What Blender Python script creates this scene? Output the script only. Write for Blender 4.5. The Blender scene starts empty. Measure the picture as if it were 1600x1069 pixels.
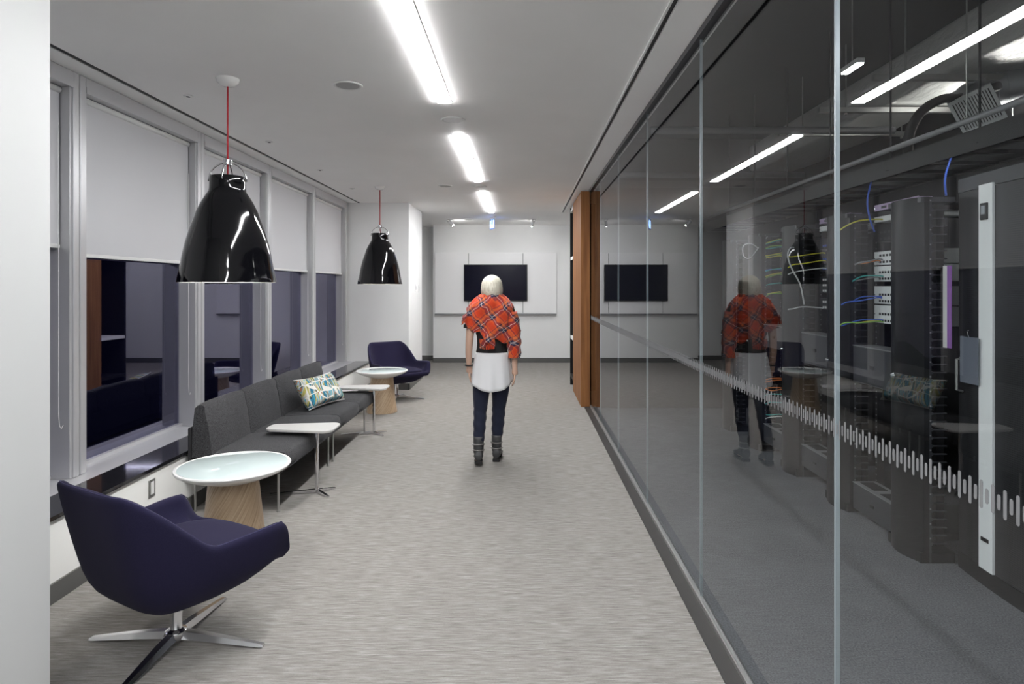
import bpy, bmesh, math, random
from mathutils import Vector, Matrix
random.seed(7)
SC = bpy.context.scene
COL = SC.collection
PI = math.pi
sin, cos, rad = math.sin, math.cos, math.radians

# ------------------------------------------------------------------ camera, world, exposure
cam_data = bpy.data.cameras.new('camera')
cam = bpy.data.objects.new('camera', cam_data)
COL.objects.link(cam)
cam.location = (0, 0, 1.6)
cam.rotation_euler = (PI/2, 0, 0)
cam_data.sensor_width = 36
cam_data.lens = 22.5
cam_data.shift_x = -17/1600
cam_data.shift_y = -86.5/1600
cam_data.clip_start = 0.05
SC.camera = cam
world = bpy.data.worlds.new('world')
SC.world = world
world.use_nodes = True
world.node_tree.nodes['Background'].inputs[0].default_value = (0.012, 0.013, 0.03, 1)
world.node_tree.nodes['Background'].inputs[1].default_value = 0.6
SC.view_settings.view_transform = 'Standard'
SC.view_settings.look = 'None'
SC.view_settings.gamma = 1
SC.view_settings.use_curve_mapping = False
SC.view_settings.exposure = 0.52
SC.cycles.use_denoising = True
SC.cycles.max_bounces = 10
SC.cycles.transparent_max_bounces = 16
SC.cycles.sample_clamp_indirect = 8

STRIP = 78.0          # radiance of the corridor light strips
CEIL = 2.90

# ------------------------------------------------------------------ materials
def mat(name, col=(.5, .5, .5), rough=.5, metal=0.0, spec=.5, coat=0.0, sheen=0.0):
    m = bpy.data.materials.new(name)
    m.use_nodes = True
    b = m.node_tree.nodes['Principled BSDF']
    b.inputs['Base Color'].default_value = (*col, 1)
    b.inputs['Roughness'].default_value = rough
    b.inputs['Metallic'].default_value = metal
    b.inputs['Specular IOR Level'].default_value = spec
    b.inputs['Coat Weight'].default_value = coat
    b.inputs['Coat Roughness'].default_value = .04
    b.inputs['Sheen Weight'].default_value = sheen
    return m
def nodes(m): return m.node_tree.nodes, m.node_tree.links, m.node_tree.nodes['Principled BSDF']
def coords(m, scale=(1, 1, 1), kind='Object', rot=(0, 0, 0)):
    N, L, b = nodes(m)
    t = N.new('ShaderNodeTexCoord'); mp = N.new('ShaderNodeMapping')
    mp.inputs['Rotation'].default_value = rot
    if kind == 'World':
        g = N.new('ShaderNodeNewGeometry'); L.new(g.outputs['Position'], mp.inputs['Vector'])
    else:
        L.new(t.outputs[kind], mp.inputs['Vector'])
    m2 = N.new('ShaderNodeMapping'); m2.inputs['Scale'].default_value = scale
    L.new(mp.outputs['Vector'], m2.inputs['Vector'])
    return m2.outputs['Vector']
def noise(m, vec, scale, detail=3, rough=.5):
    N, L, b = nodes(m)
    n = N.new('ShaderNodeTexNoise'); n.inputs['Scale'].default_value = scale
    n.inputs['Detail'].default_value = detail; n.inputs['Roughness'].default_value = rough
    L.new(vec, n.inputs['Vector']); return n.outputs['Fac']
def ramp(m, fac, stops, interp='LINEAR'):
    N, L, b = nodes(m)
    r = N.new('ShaderNodeValToRGB'); cr = r.color_ramp; cr.interpolation = interp
    while len(cr.elements) < len(stops): cr.elements.new(.5)
    for e, (p, c) in zip(cr.elements, stops): e.position = p; e.color = (*c, 1)
    L.new(fac, r.inputs['Fac']); return r.outputs['Color']
def math_(m, op, a, b_=None, c=None):
    N, L, b = nodes(m)
    n = N.new('ShaderNodeMath'); n.operation = op
    for i, v in enumerate((a, b_, c)):
        if v is None: continue
        if isinstance(v, (int, float)): n.inputs[i].default_value = v
        else: L.new(v, n.inputs[i])
    return n.outputs[0]
def mixc(m, fac, a, b_, mode='MIX'):
    N, L, b = nodes(m)
    n = N.new('ShaderNodeMix'); n.data_type = 'RGBA'; n.blend_type = mode
    for i, v in ((0, fac), (6, a), (7, b_)):
        if isinstance(v, (int, float)): n.inputs[i].default_value = v
        elif isinstance(v, tuple): n.inputs[i].default_value = (*v, 1)
        else: L.new(v, n.inputs[i])
    return n.outputs[2]
def setcol(m, out): m.node_tree.links.new(out, nodes(m)[2].inputs['Base Color'])
def bump(m, fac, strength=.2, dist=.002):
    N, L, b = nodes(m)
    n = N.new('ShaderNodeBump'); n.inputs['Strength'].default_value = strength
    n.inputs['Distance'].default_value = dist
    L.new(fac, n.inputs['Height']); L.new(n.outputs['Normal'], b.inputs['Normal'])
def emit(name, col, s):
    m = mat(name, (0, 0, 0)); b = nodes(m)[2]
    b.inputs['Emission Color'].default_value = (*col, 1); b.inputs['Emission Strength'].default_value = s
    return m

M = {}
def paint(name, col, rough=.55):
    m = mat(name, col, rough, spec=.3)
    v = coords(m, kind='World')
    f = noise(m, v, 2.2, 4)
    setcol(m, ramp(m, f, [(.3, tuple(c*.97 for c in col)), (.7, col)]))
    bump(m, noise(m, v, 260, 2), .05, .001)
    return m
M['wall'] = paint('wall_paint', (.86, .865, .86))
M['ceil'] = paint('ceiling_paint', (.91, .905, .895))
M['low_wall'] = paint('low_wall_paint', (.88, .88, .85))
M['panel'] = mat('panel_white', (.90, .90, .905), .35)
M['dark_slot'] = mat('slot_black', (.008, .008, .01), .5)
M['baseboard'] = mat('baseboard_grey', (.105, .105, .1), .5)
M['alu'] = mat('window_aluminium', (.54, .54, .555), .36, .3)
M['sill'] = mat('black_stone', (.012, .012, .014), .07, coat=.4)
M['chrome'] = mat('chrome', (.72, .72, .74), .14, 1)
M['steel'] = mat('brushed_steel', (.5, .5, .49), .36, .9)
M['white'] = mat('white_lacquer', (.82, .82, .80), .22, coat=.3)
M['white_matte'] = mat('white_plastic', (.76, .76, .75), .45)
M['grey_top'] = mat('pale_grey_laminate', (.62, .61, .59), .3)
M['glass_top'] = mat('back_painted_glass', (.60, .70, .69), .05, coat=.5)
M['black_gloss'] = mat('black_gloss', (.003, .003, .004), .07, spec=.4)
M['black'] = mat('black_metal', (.009, .009, .010), .45, spec=.3)
M['rackdoor'] = mat('black_rack_door', (.009, .009, .010), .42, spec=.3)
M['speaker_grey'] = mat('speaker_cloth', (.42, .42, .42), .6)
M['dark_grey'] = mat('dark_grey_metal', (.034, .035, .041), .45)
M['mid_grey'] = mat('grey_metal', (.26, .26, .27), .42, .3)
M['silver'] = mat('silver_chassis', (.86, .87, .87), .4, 0)
M['red_cord'] = mat('red_cord', (.35, .012, .02), .6)
M['shade'] = mat('shade_fabric', (.63, .63, .65), .8, spec=.1)
v = coords(M['shade'], (1, 300, 300), 'World'); bump(M['shade'], noise(M['shade'], v, 1, 1), .08, .001)
M['tv'] = mat('tv_screen', (.003, .003, .014), .16, spec=.22)
M['skin'] = mat('skin', (.56, .36, .27), .5)
M['tee'] = mat('black_tee', (.012, .011, .012), .8)
M['shirt'] = mat('white_shirt', (.74, .74, .75), .75)
M['boot'] = mat('boot_leather', (.05, .05, .052), .45)
M['strap'] = mat('boot_strap', (.30, .29, .28), .35, .6)
M['eye'] = mat('eye', (.25, .22, .2), .2)
M['purple'] = mat('purple_reflection', (.33, .13, .47), .5)
M['off_white'] = mat('white_band', (.78, .77, .74), .6)
M['pocket'] = mat('plastic_pocket', (.14, .155, .19), .25)
for k, c in {'yellow': (.62, .58, .04), 'teal': (.06, .42, .38), 'blue': (.05, .13, .62), 'orange': (.7, .2, .04),
             'green': (.25, .5, .08), 'white_cable': (.7, .7, .7), 'grey_cable': (.25, .25, .26)}.items():
    M[k] = mat(k, c, .4)

# corridor carpet: fine streaks across the corridor
m = M['carpet'] = mat('carpet_streaked', (.4, .38, .35), .95, spec=.1)
v1 = coords(m, (8, 105, 1), 'World'); v2 = coords(m, (18, 240, 1), 'World'); v3 = coords(m, (120, 340, 1), 'World')
n1 = noise(m, v1, 1, 2); n2 = noise(m, v2, 1, 2); n3 = noise(m, v3, 1, 1)
s = math_(m, 'ADD', math_(m, 'MULTIPLY', n1, .5), math_(m, 'ADD', math_(m, 'MULTIPLY', n2, .35), math_(m, 'MULTIPLY', n3, .15)))
cA = ramp(m, s, [(.33, (.133, .126, .115)), (.44, (.216, .206, .190)), (.55, (.288, .279, .262)), (.67, (.41, .398, .378))])
n4 = noise(m, coords(m, (3, 60, 1), 'World'), 1, 1)
setcol(m, mixc(m, math_(m, 'MULTIPLY', n4, .35), cA, (.27, .235, .22)))
bump(m, n3, .35, .003)
m = M['carpet_server'] = mat('carpet_dark_grey', (.17, .17, .18), .95, spec=.1)
n1 = noise(m, coords(m, (1, 1, 1), 'World'), 120, 2); n2 = noise(m, coords(m, (1, 1, 1), 'World'), 3, 2)
setcol(m, mixc(m, .25, ramp(m, n1, [(.3, (.065, .065, .072)), (.7, (.185, .185, .20))]), ramp(m, n2, [(.3, (.075, .075, .08)), (.7, (.155, .155, .165))])))
bump(m, n1, .4, .003)

def fabric(name, lo, hi, sc=420, sheen=.15):
    m = mat(name, hi, .9, spec=.15, sheen=sheen)
    n = noise(m, coords(m, kind='Object'), sc, 2, .7)
    setcol(m, ramp(m, n, [(.3, lo), (.7, hi)])); bump(m, n, .25, .002)
    return m
M['navy'] = fabric('navy_wool', (.011, .0095, .028), (.018, .0155, .044), 420, .03)
M['navy_pipe'] = mat('navy_piping', (.035, .031, .085), .8)
M['tweed'] = fabric('charcoal_tweed', (.010, .010, .011), (.085, .085, .09), 170, .05)
M['tweed_dark'] = mat('charcoal_piping', (.02, .02, .022), .9)
M['jeans'] = fabric('dark_denim', (.012, .014, .028), (.024, .028, .05), 500, .1)
m = M['hair'] = mat('platinum_hair', (.74, .70, .58), .45, spec=.4)
n = noise(m, coords(m, (170, 170, 6)), 1, 2)
setcol(m, ramp(m, n, [(.3, (.56, .51, .39)), (.65, (.82, .79, .68))])); bump(m, n, .5, .004)

def wood(name, stops, scale=(60, 60, 3), rot=(0, 0, 0), rough=.45, coat=0, kind='Object'):
    m = mat(name, stops[0][1], rough, coat=coat)
    f = noise(m, coords(m, scale, kind, rot), 1, 4, .6)
    setcol(m, ramp(m, f, stops)); bump(m, f, .06, .001)
    return m
m = M['oak'] = mat('oak_veneer', (.43, .31, .2), .45)
N, L, b = nodes(m)
sp = N.new('ShaderNodeSeparateXYZ'); L.new(coords(m), sp.inputs[0])
u = math_(m, 'MULTIPLY_ADD', sp.outputs['Z'], -.62, math_(m, 'MULTIPLY', math_(m, 'ARCTAN2', sp.outputs['Y'], sp.outputs['X']), .16))
cb_ = N.new('ShaderNodeCombineXYZ'); L.new(math_(m, 'MULTIPLY', u, 95.0), cb_.inputs[0]); L.new(math_(m, 'MULTIPLY', sp.outputs['Z'], 3.0), cb_.inputs[1])
f = noise(m, cb_.outputs[0], 1, 4, .6)
setcol(m, ramp(m, f, [(.3, (.26, .17, .10)), (.5, (.41, .295, .19)), (.72, (.53, .41, .28))])); bump(m, f, .06, .001)
M['walnut'] = wood('walnut_veneer', [(.3, (.16, .064, .022)), (.55, (.26, .112, .040)), (.75, (.33, .155, .06))], (26, 26, 1.2), rough=.55)
nodes(M['walnut'])[2].inputs['Specular IOR Level'].default_value = .2
# insulation foil on the ducts
m = M['foil'] = mat('duct_foil', (.66, .655, .64), .42, .35)
n = noise(m, coords(m, (6, 3, 6), 'World'), 3, 5, .6); bump(m, n, .55, .03)
m = M['galv'] = mat('galvanised', (.36, .37, .39), .42, .4)
# perforated steel door
m = M['perf'] = mat('perforated_black', (.02, .02, .022), .45, .3)
N, L, b = nodes(m)
vo = N.new('ShaderNodeTexVoronoi'); vo.inputs['Scale'].default_value = 1; vo.inputs['Randomness'].default_value = 0
L.new(coords(m, (90, 90, 90), 'World'), vo.inputs['Vector'])
setcol(m, ramp(m, vo.outputs['Distance'], [(.30, (.002, .002, .002)), (.36, (.03, .03, .033))]))
# cushion print: coloured stripes under a white hexagon net
m = M['cushion'] = mat('cushion_print', (.5, .5, .5), .8, spec=.15)
N, L, b = nodes(m)
vv = coords(m, (1, 1, 1), 'Object')
wv = N.new('ShaderNodeTexWave'); wv.inputs['Scale'].default_value = 3.4; wv.inputs['Distortion'].default_value = 3.0
wv.inputs['Detail Scale'].default_value = 2.5; wv.bands_direction = 'X'
L.new(vv, wv.inputs['Vector'])
stripes = ramp(m, noise(m, coords(m, (26, 3.5, 1), 'Object', (0, 0, .25)), 1, 1), [(.0, (.03, .12, .2)), (.36, (.05, .3, .42)), (.42, (.03, .05, .1)), (.46, (.45, .42, .12)), (.5, (.55, .53, .45)), (.54, (.10, .38, .52)), (.58, (.5, .2, .08)), (.62, (.05, .12, .12)), (.67, (.2, .45, .5))], 'CONSTANT')
vo = N.new('ShaderNodeTexVoronoi'); vo.feature = 'DISTANCE_TO_EDGE'; vo.inputs['Scale'].default_value = 9.0; vo.inputs['Randomness'].default_value = .3
L.new(vv, vo.inputs['Vector'])
line = math_(m, 'LESS_THAN', vo.outputs['Distance'], .034)
setcol(m, mixc(m, line, stripes, (.72, .71, .66)))
# plaid wool
m = M['plaid'] = mat('plaid_wool', (.6, .1, .03), .95, spec=.05, sheen=.2)
N, L, b = nodes(m)
vv = coords(m, (1, 1, 1), 'Object', (0, rad(38), 0))
sp = N.new('ShaderNodeSeparateXYZ'); L.new(vv, sp.inputs[0])
wob = noise(m, coords(m), 7, 2)
def stripe_set(axis, period):
    u = math_(m, 'FRACT', math_(m, 'MULTIPLY_ADD', axis, 1/period, 20.0))
    return ramp(m, u, [(0, (.55, .055, .02)), (.34, (.62, .10, .03)), (.42, (.03, .025, .06)), (.55, (.65, .6, .58)), (.585, (.03, .025, .06)), (.72, (.66, .16, .05)), (.88, (.06, .03, .06)), (.93, (.6, .08, .03))], 'CONSTANT')
setcol(m, mixc(m, .5, stripe_set(math_(m, 'MULTIPLY_ADD', wob, .13, sp.outputs['X']), .135), stripe_set(math_(m, 'MULTIPLY_ADD', wob, -.11, sp.outputs['Z']), .15)))
bump(m, noise(m, coords(m), 300, 2), .3, .003)

def pane_mat(name, ior, tint, refl, single=False):
    """clear pane: see-through, mirror share from Fresnel on each of its two faces"""
    m = bpy.data.materials.new(name); m.use_nodes = True
    N, L = m.node_tree.nodes, m.node_tree.links
    N.clear()
    out = N.new('ShaderNodeOutputMaterial'); mix = N.new('ShaderNodeMixShader')
    t = N.new('ShaderNodeBsdfTransparent'); g = N.new('ShaderNodeBsdfGlossy')
    t.inputs[0].default_value = (*tint, 1); g.inputs['Color'].default_value = (*refl, 1); g.inputs['Roughness'].default_value = 0.0
    fr = N.new('ShaderNodeFresnel'); geo = N.new('ShaderNodeNewGeometry')
    mx = N.new('ShaderNodeMix'); mx.inputs[2].default_value = ior; mx.inputs[3].default_value = 1/ior
    L.new(geo.outputs['Backfacing'], mx.inputs[0]); L.new(mx.outputs[0], fr.inputs['IOR'])
    L.new(fr.outputs[0], mix.inputs[0]); L.new(t.outputs[0], mix.inputs[1]); L.new(g.outputs[0], mix.inputs[2])
    if single:   # only the outer face of the pane mirrors
        iv = N.new('ShaderNodeMath'); iv.operation = 'SUBTRACT'; iv.inputs[0].default_value = 1
        L.new(geo.outputs['Backfacing'], iv.inputs[1])
        ml = N.new('ShaderNodeMath'); ml.operation = 'MULTIPLY'
        L.new(fr.outputs[0], ml.inputs[0]); L.new(iv.outputs[0], ml.inputs[1]); L.new(ml.outputs[0], mix.inputs[0])
    L.new(mix.outputs[0], out.inputs['Surface'])
    return m
M['glass'] = pane_mat('partition_glass', 1.5, (.90, .92, .92), (.92, .93, .95), True)
M['window_glass'] = pane_mat('coated_window_glass', 2.7, (.35, .35, .5), (.74, .73, .90))
M['frit'] = mat('frosted_film', (.17, .172, .178), .6)
M['sealant'] = mat('clear_sealant', (.25, .29, .31), .3)
M['strip'] = emit('strip_diffuser', (.985, .99, 1), STRIP)
M['bulb'] = emit('bulb_glow', (1, .96, .92), 170)
M['spot_lens'] = emit('spot_lens', (1, .99, .97), 360)
M['exit_glow'] = emit('exit_blue', (.25, .42, 1.0), 5)
M['lcd'] = emit('lcd', (.5, .55, .6), .25)
M['led_lamp'] = emit('rack_lamp', (1, .98, .95), 22)

# ------------------------------------------------------------------ mesh helpers
class MB:
    def __init__(s): s.bm = bmesh.new()
    def box(s, x0, x1, y0, y1, z0, z1, bev=0, seg=1):
        r = bmesh.ops.create_cube(s.bm, size=1)
        vs = r['verts']
        for v in vs:
            v.co = Vector(((x0+x1)/2 + v.co.x*(x1-x0), (y0+y1)/2 + v.co.y*(y1-y0), (z0+z1)/2 + v.co.z*(z1-z0)))
        if bev:
            es = list({e for v in vs for e in v.link_edges})
            bmesh.ops.bevel(s.bm, geom=es, offset=bev, segments=seg, profile=.5, affect='EDGES', clamp_overlap=True)
        return s
    def grid(s, rows, close_u=False, close_v=False, cap=False):
        R = [[s.bm.verts.new(p) for p in row] for row in rows]
        n, k = len(R), len(R[0])
        for i in range(n if close_v else n-1):
            for j in range(k if close_u else k-1):
                a, b, c, d = R[i][j], R[i][(j+1) % k], R[(i+1) % n][(j+1) % k], R[(i+1) % n][j]
                s.bm.faces.new((a, b, c, d))
        if cap:
            s.bm.faces.new(R[0][::-1]); s.bm.faces.new(R[-1])
        return s
    def lathe(s, prof, seg=40, cx=0, cy=0):
        rows = [[(cx+r*cos(2*PI*j/seg), cy+r*sin(2*PI*j/seg), z) for j in range(seg)] for r, z in prof]
        return s.grid(rows, close_u=True, cap=True)
    def tube(s, pts, r, seg=8, cap=True):
        pts = [Vector(p) for p in pts]
        rows = []
        up = Vector((0, 0, 1))
        t0 = (pts[1]-pts[0]).normalized()
        n = t0.cross(up) if abs(t0.dot(up)) < .95 else t0.cross(Vector((1, 0, 0)))
        n.normalize()
        for i, p in enumerate(pts):
            t = (pts[min(i+1, len(pts)-1)] - pts[max(i-1, 0)]).normalized()
            n = (n - t*n.dot(t)).normalized(); b = t.cross(n)
            rr = r[i] if isinstance(r, (list, tuple)) else r
            rows.append([p + (n*cos(2*PI*j/seg) + b*sin(2*PI*j/seg))*rr for j in range(seg)])
        return s.grid(rows, close_u=True, cap=cap)
    def prism(s, poly, z0, z1):
        a = [s.bm.verts.new((x, y, z0)) for x, y in poly]; b = [s.bm.verts.new((x, y, z1)) for x, y in poly]
        k = len(poly)
        for i in range(k): s.bm.faces.new((a[i], a[(i+1) % k], b[(i+1) % k], b[i]))
        s.bm.faces.new(a[::-1]); s.bm.faces.new(b)
        return s
    def xf(s, mtx):
        bmesh.ops.transform(s.bm, matrix=mtx, verts=s.bm.verts); return s
    def sphere(s, c, r, sx=1, sy=1, sz=1, u=24, v=16):
        rr = bmesh.ops.create_uvsphere(s.bm, u_segments=u, v_segments=v, radius=r)
        for q in rr['verts']: q.co = Vector((c[0]+q.co.x*sx, c[1]+q.co.y*sy, c[2]+q.co.z*sz))
        return s
    def build(s, name, material, parent=None, smooth=False, subsurf=0, loc=None, rz=0, angle=None, bevel=0):
        bmesh.ops.recalc_face_normals(s.bm, faces=s.bm.faces)
        me = bpy.data.meshes.new(name); s.bm.to_mesh(me); s.bm.free()
        o = bpy.data.objects.new(name, me); COL.objects.link(o)
        me.materials.append(material)
        if smooth: me.polygons.foreach_set('use_smooth', [True]*len(me.polygons))
        if angle is not None:
            me.polygons.foreach_set('use_smooth', [True]*len(me.polygons))
            sharp_by_angle(me, rad(angle))
        if bevel:
            md = o.modifiers.new('bevel', 'BEVEL'); md.width = bevel; md.segments = 2; md.limit_method = 'ANGLE'
        if subsurf:
            md = o.modifiers.new('subsurf', 'SUBSURF'); md.levels = subsurf; md.render_levels = subsurf
        if parent: o.parent = parent
        if loc: o.location = loc
        if rz: o.rotation_euler = (0, 0, rz)
        return o
def sharp_by_angle(me, a):
    bm = bmesh.new(); bm.from_mesh(me)
    for e in bm.edges:
        if len(e.link_faces) == 2 and e.calc_face_angle(0) > a: e.smooth = False
    bm.to_mesh(me); bm.free()
def thing(name, label, cat, loc=(0, 0, 0), rz=0, group=None):
    o = bpy.data.objects.new(name, None); COL.objects.link(o)
    o.empty_display_size = .1
    o.location = loc; o.rotation_euler = (0, 0, rz); o['label'] = label; o['category'] = cat
    if group: o['group'] = group
    return o
def tag(o, label, cat, group=None):
    o['label'] = label; o['category'] = cat
    if group: o['group'] = group
    return o
def struct(name, loc=(0, 0, 0)):
    o = bpy.data.objects.new(name, None); COL.objects.link(o); o['kind'] = 'structure'; o.location = loc
    return o
def sbox(name, x0, x1, y0, y1, z0, z1, m, parent=None, bev=0):
    o = MB().box(x0, x1, y0, y1, z0, z1, bev).build(name, m, parent)
    if parent is None: o['kind'] = 'structure'
    return o
def part(name, x0, x1, y0, y1, z0, z1, m, parent, bev=0, seg=1, **kw):
    return MB().box(x0, x1, y0, y1, z0, z1, bev, seg).build(name, m, parent, **kw)
def dup(root, loc=None, rz=None, label=None, group=None):
    r = root.copy(); COL.objects.link(r)
    if loc is not None: r.location = loc
    if rz is not None: r.rotation_euler = (0, 0, rz)
    if label: r['label'] = label
    if group: r['group'] = group
    for ch in list(root.children):
        c = ch.copy(); COL.objects.link(c); c.parent = r
        for g in list(ch.children):
            d = g.copy(); COL.objects.link(d); d.parent = c
    return r
def inst(src, parent, loc, name=None):
    o = src.copy(); COL.objects.link(o); o.parent = parent; o.location = loc
    return o
def smooth_path(pts, n=6):
    P = [Vector(p) for p in pts]; out = []
    for i in range(len(P)-1):
        p0, p1, p2, p3 = P[max(i-1, 0)], P[i], P[i+1], P[min(i+2, len(P)-1)]
        for k in range(n):
            t = k/n
            out.append(.5*((2*p1) + (p2-p0)*t + (2*p0-5*p1+4*p2-p3)*t*t + (3*p1-p0-3*p2+p3)*t**3))
    out.append(P[-1]); return out

# ------------------------------------------------------------------ the setting
GX = 0.90                                   # plane of the glass partition
XW, XSH, XG = -2.71, -2.78, -2.86           # mullion faces, roller shades, window panes
XL = -2.38                                  # low wall under the windows
SILL = .445
sbox('floor', -3.2, 0.92, -2.2, 14.6, -.12, 0, M['carpet'])
sbox('floor_beyond', 0.92, 4.2, 8.45, 14.6, -.12, 0, M['carpet'])
sbox('floor_server_room', 0.92, 3.7, -2.2, 8.45, -.12, 0, M['carpet_server'])
# ceilings, with the two dark slots between their sheets
SL0, SL1, SR0, SR1 = -2.565, -2.525, .680, .707
cl = struct('ceiling')
part('ceiling_sheet', SL1, SR0, -2.2, 14.6, CEIL, CEIL+.1, M['ceil'], cl)
part('window_soffit', -3.1, SL0, -2.2, 9.93, CEIL, CEIL+.1, M['ceil'], cl)
part('slot_liner', SL0, SL1, -2.2, 9.93, CEIL+.006, CEIL+.1, M['dark_slot'], cl)
part('bulkhead_strip', SR1, .965, -2.2, 11.2, CEIL-.012, CEIL+.1, M['ceil'], cl)
part('slot_liner', SR0, SR1, -2.2, 11.2, CEIL+.006, CEIL+.1, M['dark_slot'], cl)
part('slot_trim', SR0-.012, SR0, -2.2, 11.2, CEIL-.008, CEIL+.02, M['white_matte'], cl)
part('ceiling_sheet', SR0, 4.2, 11.2, 14.6, CEIL, CEIL+.1, M['ceil'], cl)
part('ceiling_sheet', .965, 4.2, 8.45, 11.2, CEIL, CEIL+.1, M['ceil'], cl)
sbox('ceiling_server_room', .965, 3.7, -2.2, 8.45, 3.55, 3.65, M['black'])
sbox('wall_server_upper', .93, .965, -2.2, 8.45, CEIL, 3.6, M['black'])
# walls
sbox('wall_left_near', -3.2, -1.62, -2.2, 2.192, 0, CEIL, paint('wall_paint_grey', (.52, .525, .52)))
wl = sbox('wall_left', -3.1, XL, 2.192, 9.93, 0, SILL-.022, M['low_wall'])
sbox('wall_behind', -1.62, 4.2, -2.3, -2.2, 0, 3.6, M['wall'])
sbox('wall_left_column', -3.2, -1.77, 9.93, 11.22, 0, CEIL, M['wall'])
sbox('wall_back_left', -3.2, -1.6, 13.95, 14.05, 0, CEIL, M['wall'])
sbox('wall_left_far', -3.25, -3.2, 11.2, 14.0, 0, CEIL, M['wall'])
sbox('wall_back', -1.89, 4.2, 13.48, 13.95, 0, CEIL, M['wall'])
sbox('wall_right_far', 4.2, 4.3, 8.4, 14.6, 0, CEIL, M['wall'])
sbox('wall_server_end', .97, 4.2, 8.45, 8.55, 0, 3.6, M['black'])
sbox('wall_server_right', 3.7, 3.8, -2.2, 8.45, 0, 3.6, M['black'])
# baseboards
sbox('baseboard_left', XL, XL+.012, 2.192, 9.93, 0, .1, M['baseboard'])
sbox('baseboard_column', -2.38, -1.758, 9.918, 9.93, 0, .1, M['baseboard'])
sbox('baseboard_column_side', -1.77, -1.758, 9.918, 11.22, 0, .1, M['baseboard'])
sbox('baseboard_back', -1.89, 4.2, 13.468, 13.48, 0, .1, M['baseboard'])
sbox('baseboard_back_left', -3.2, -1.89, 13.938, 13.95, 0, .1, M['baseboard'])
# window sill, black stone with a dull metal strip behind it
sbox('trim_1', -2.60, XL+.02, 2.192, 9.93, SILL-.022, SILL, M['sill'])
sbox('trim_2', XG-.06, -2.60, 2.192, 9.93, SILL-.022, SILL-.002, M['alu'])
# windows
MUL = [2.45, 3.917, 5.395, 6.85, 8.325, 9.875]
ordinals = ['nearest', 'second', 'third', 'fourth', 'farthest']
for i in range(5):
    y0, y1 = MUL[i], MUL[i+1]
    w = struct(f'window_{i+1}', (0, y0, 0))
    d = y1-y0
    part('pane', XG-.012, XG, .05, d-.05, SILL+.02, CEIL-.06, M['window_glass'], w)
    part('head_rail', XG-.03, XW, .055, d-.055, CEIL-.06, CEIL-.002, M['alu'], w)
    part('head_step', XSH+.01, XW+.004, .055, d-.055, CEIL-.10, CEIL-.06, M['alu'], w)
    part('bottom_rail', XG-.03, XG+.03, .055, d-.055, SILL-.002, SILL+.022, M['alu'], w)
    part('jamb_liner', XG-.03, XW-.012, .05, .075, SILL, CEIL-.06, M['alu'], w)
    part('jamb_liner', XG-.03, XW-.012, d-.075, d-.05, SILL, CEIL-.06, M['alu'], w)
    if i == 0:
        part('mullion', XG-.05, XW, -.055, -.003, SILL, CEIL, M['alu'], w, .004)
        part('mullion', XG-.05, XW, .003, .055, SILL, CEIL, M['alu'], w, .004)
    part('mullion', XG-.05, XW, d-.055, d-.004, SILL, CEIL, M['alu'], w, .004)
    if i < 4:
        part('mullion', XG-.05, XW, d+.004, d+.055, SILL, CEIL, M['alu'], w, .004)
    zb = 1.83 if i == 0 else 1.785
    t = thing('roller_shade', ['white roller shade nearest the left foreground wall, hanging slightly shorter than the rest',
              'wide white roller shade behind the nearer black pendant lamp',
              'white roller shade second beyond the nearer pendant lamp, above the sofa',
              'white roller shade above the far end of the sofa',
              'white roller shade nearest the far wall column'][i], 'shade', (XSH, (y0+y1)/2, zb), 0, 'roller shades in the window bays')
    h = d/2-.085
    part('fabric', -.0015, .0015, -h, h, .02, CEIL-.10-zb, M['shade'], t)
    part('bottom_bar', -.008, .008, -h-.004, h+.004, 0, .024, M['white_matte'], t, .004)
    MB().tube([(0, -h, CEIL-.12-zb), (0, h, CEIL-.12-zb)], .02, 12).build('roller', M['white_matte'], t, smooth=True)
    ch = [(.012, h-.03, 1.0)] if False else [(.02, h+.02, .75), (.02, h+.02, -.4), (.02, h+.02, -1.0), (.02, h+.012, -1.06), (.02, h-.005, -1.08), (.02, h-.02, -1.06), (.02, h-.028, -1.0), (.02, h-.028, .75)]
    MB().tube(ch, .0022, 5).build('bead_chain', M['white_matte'], t)
# street outside, very dark: a parapet ledge beyond the panes
sbox('trim_3', -3.6, XG-.07, -1, 11, -.4, .30, M['dark_grey'])

# ------------------------------------------------------------------ glass partition (wall_right)
wr = struct('wall_right')
part('floor_channel', GX-.085, GX-.012, -2.2, 8.5, 0, .006, mat('channel_dark', (.028, .026, .024), .5), wr)
part('floor_track', GX-.012, GX+.022, -2.2, 8.5, .0, .03, M['steel'], wr, .004)
part('head_channel', GX-.02, GX+.03, -2.2, 8.5, CEIL-.045, CEIL-.012, M['dark_grey'], wr)
JY = [1.845-1.405*2, 1.845-1.405, 1.845, 3.25, 4.655, 6.065, 7.47, 8.5]
panes = []
for a, b in zip(JY[:-1], JY[1:]):
    p = MB().box(GX, GX+.012, a+.004, b-.004, .028, CEIL-.03).build('glass_pane', M['glass'], wr)
    panes.append((a, b, p))
for y in JY[1:-1]:
    jw = .0042 if y < 2 else .0022
    part('joint', GX-.0005, GX+.0125, y-jw, y+jw, .03, CEIL-.045, M['sealant'], wr)
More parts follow.
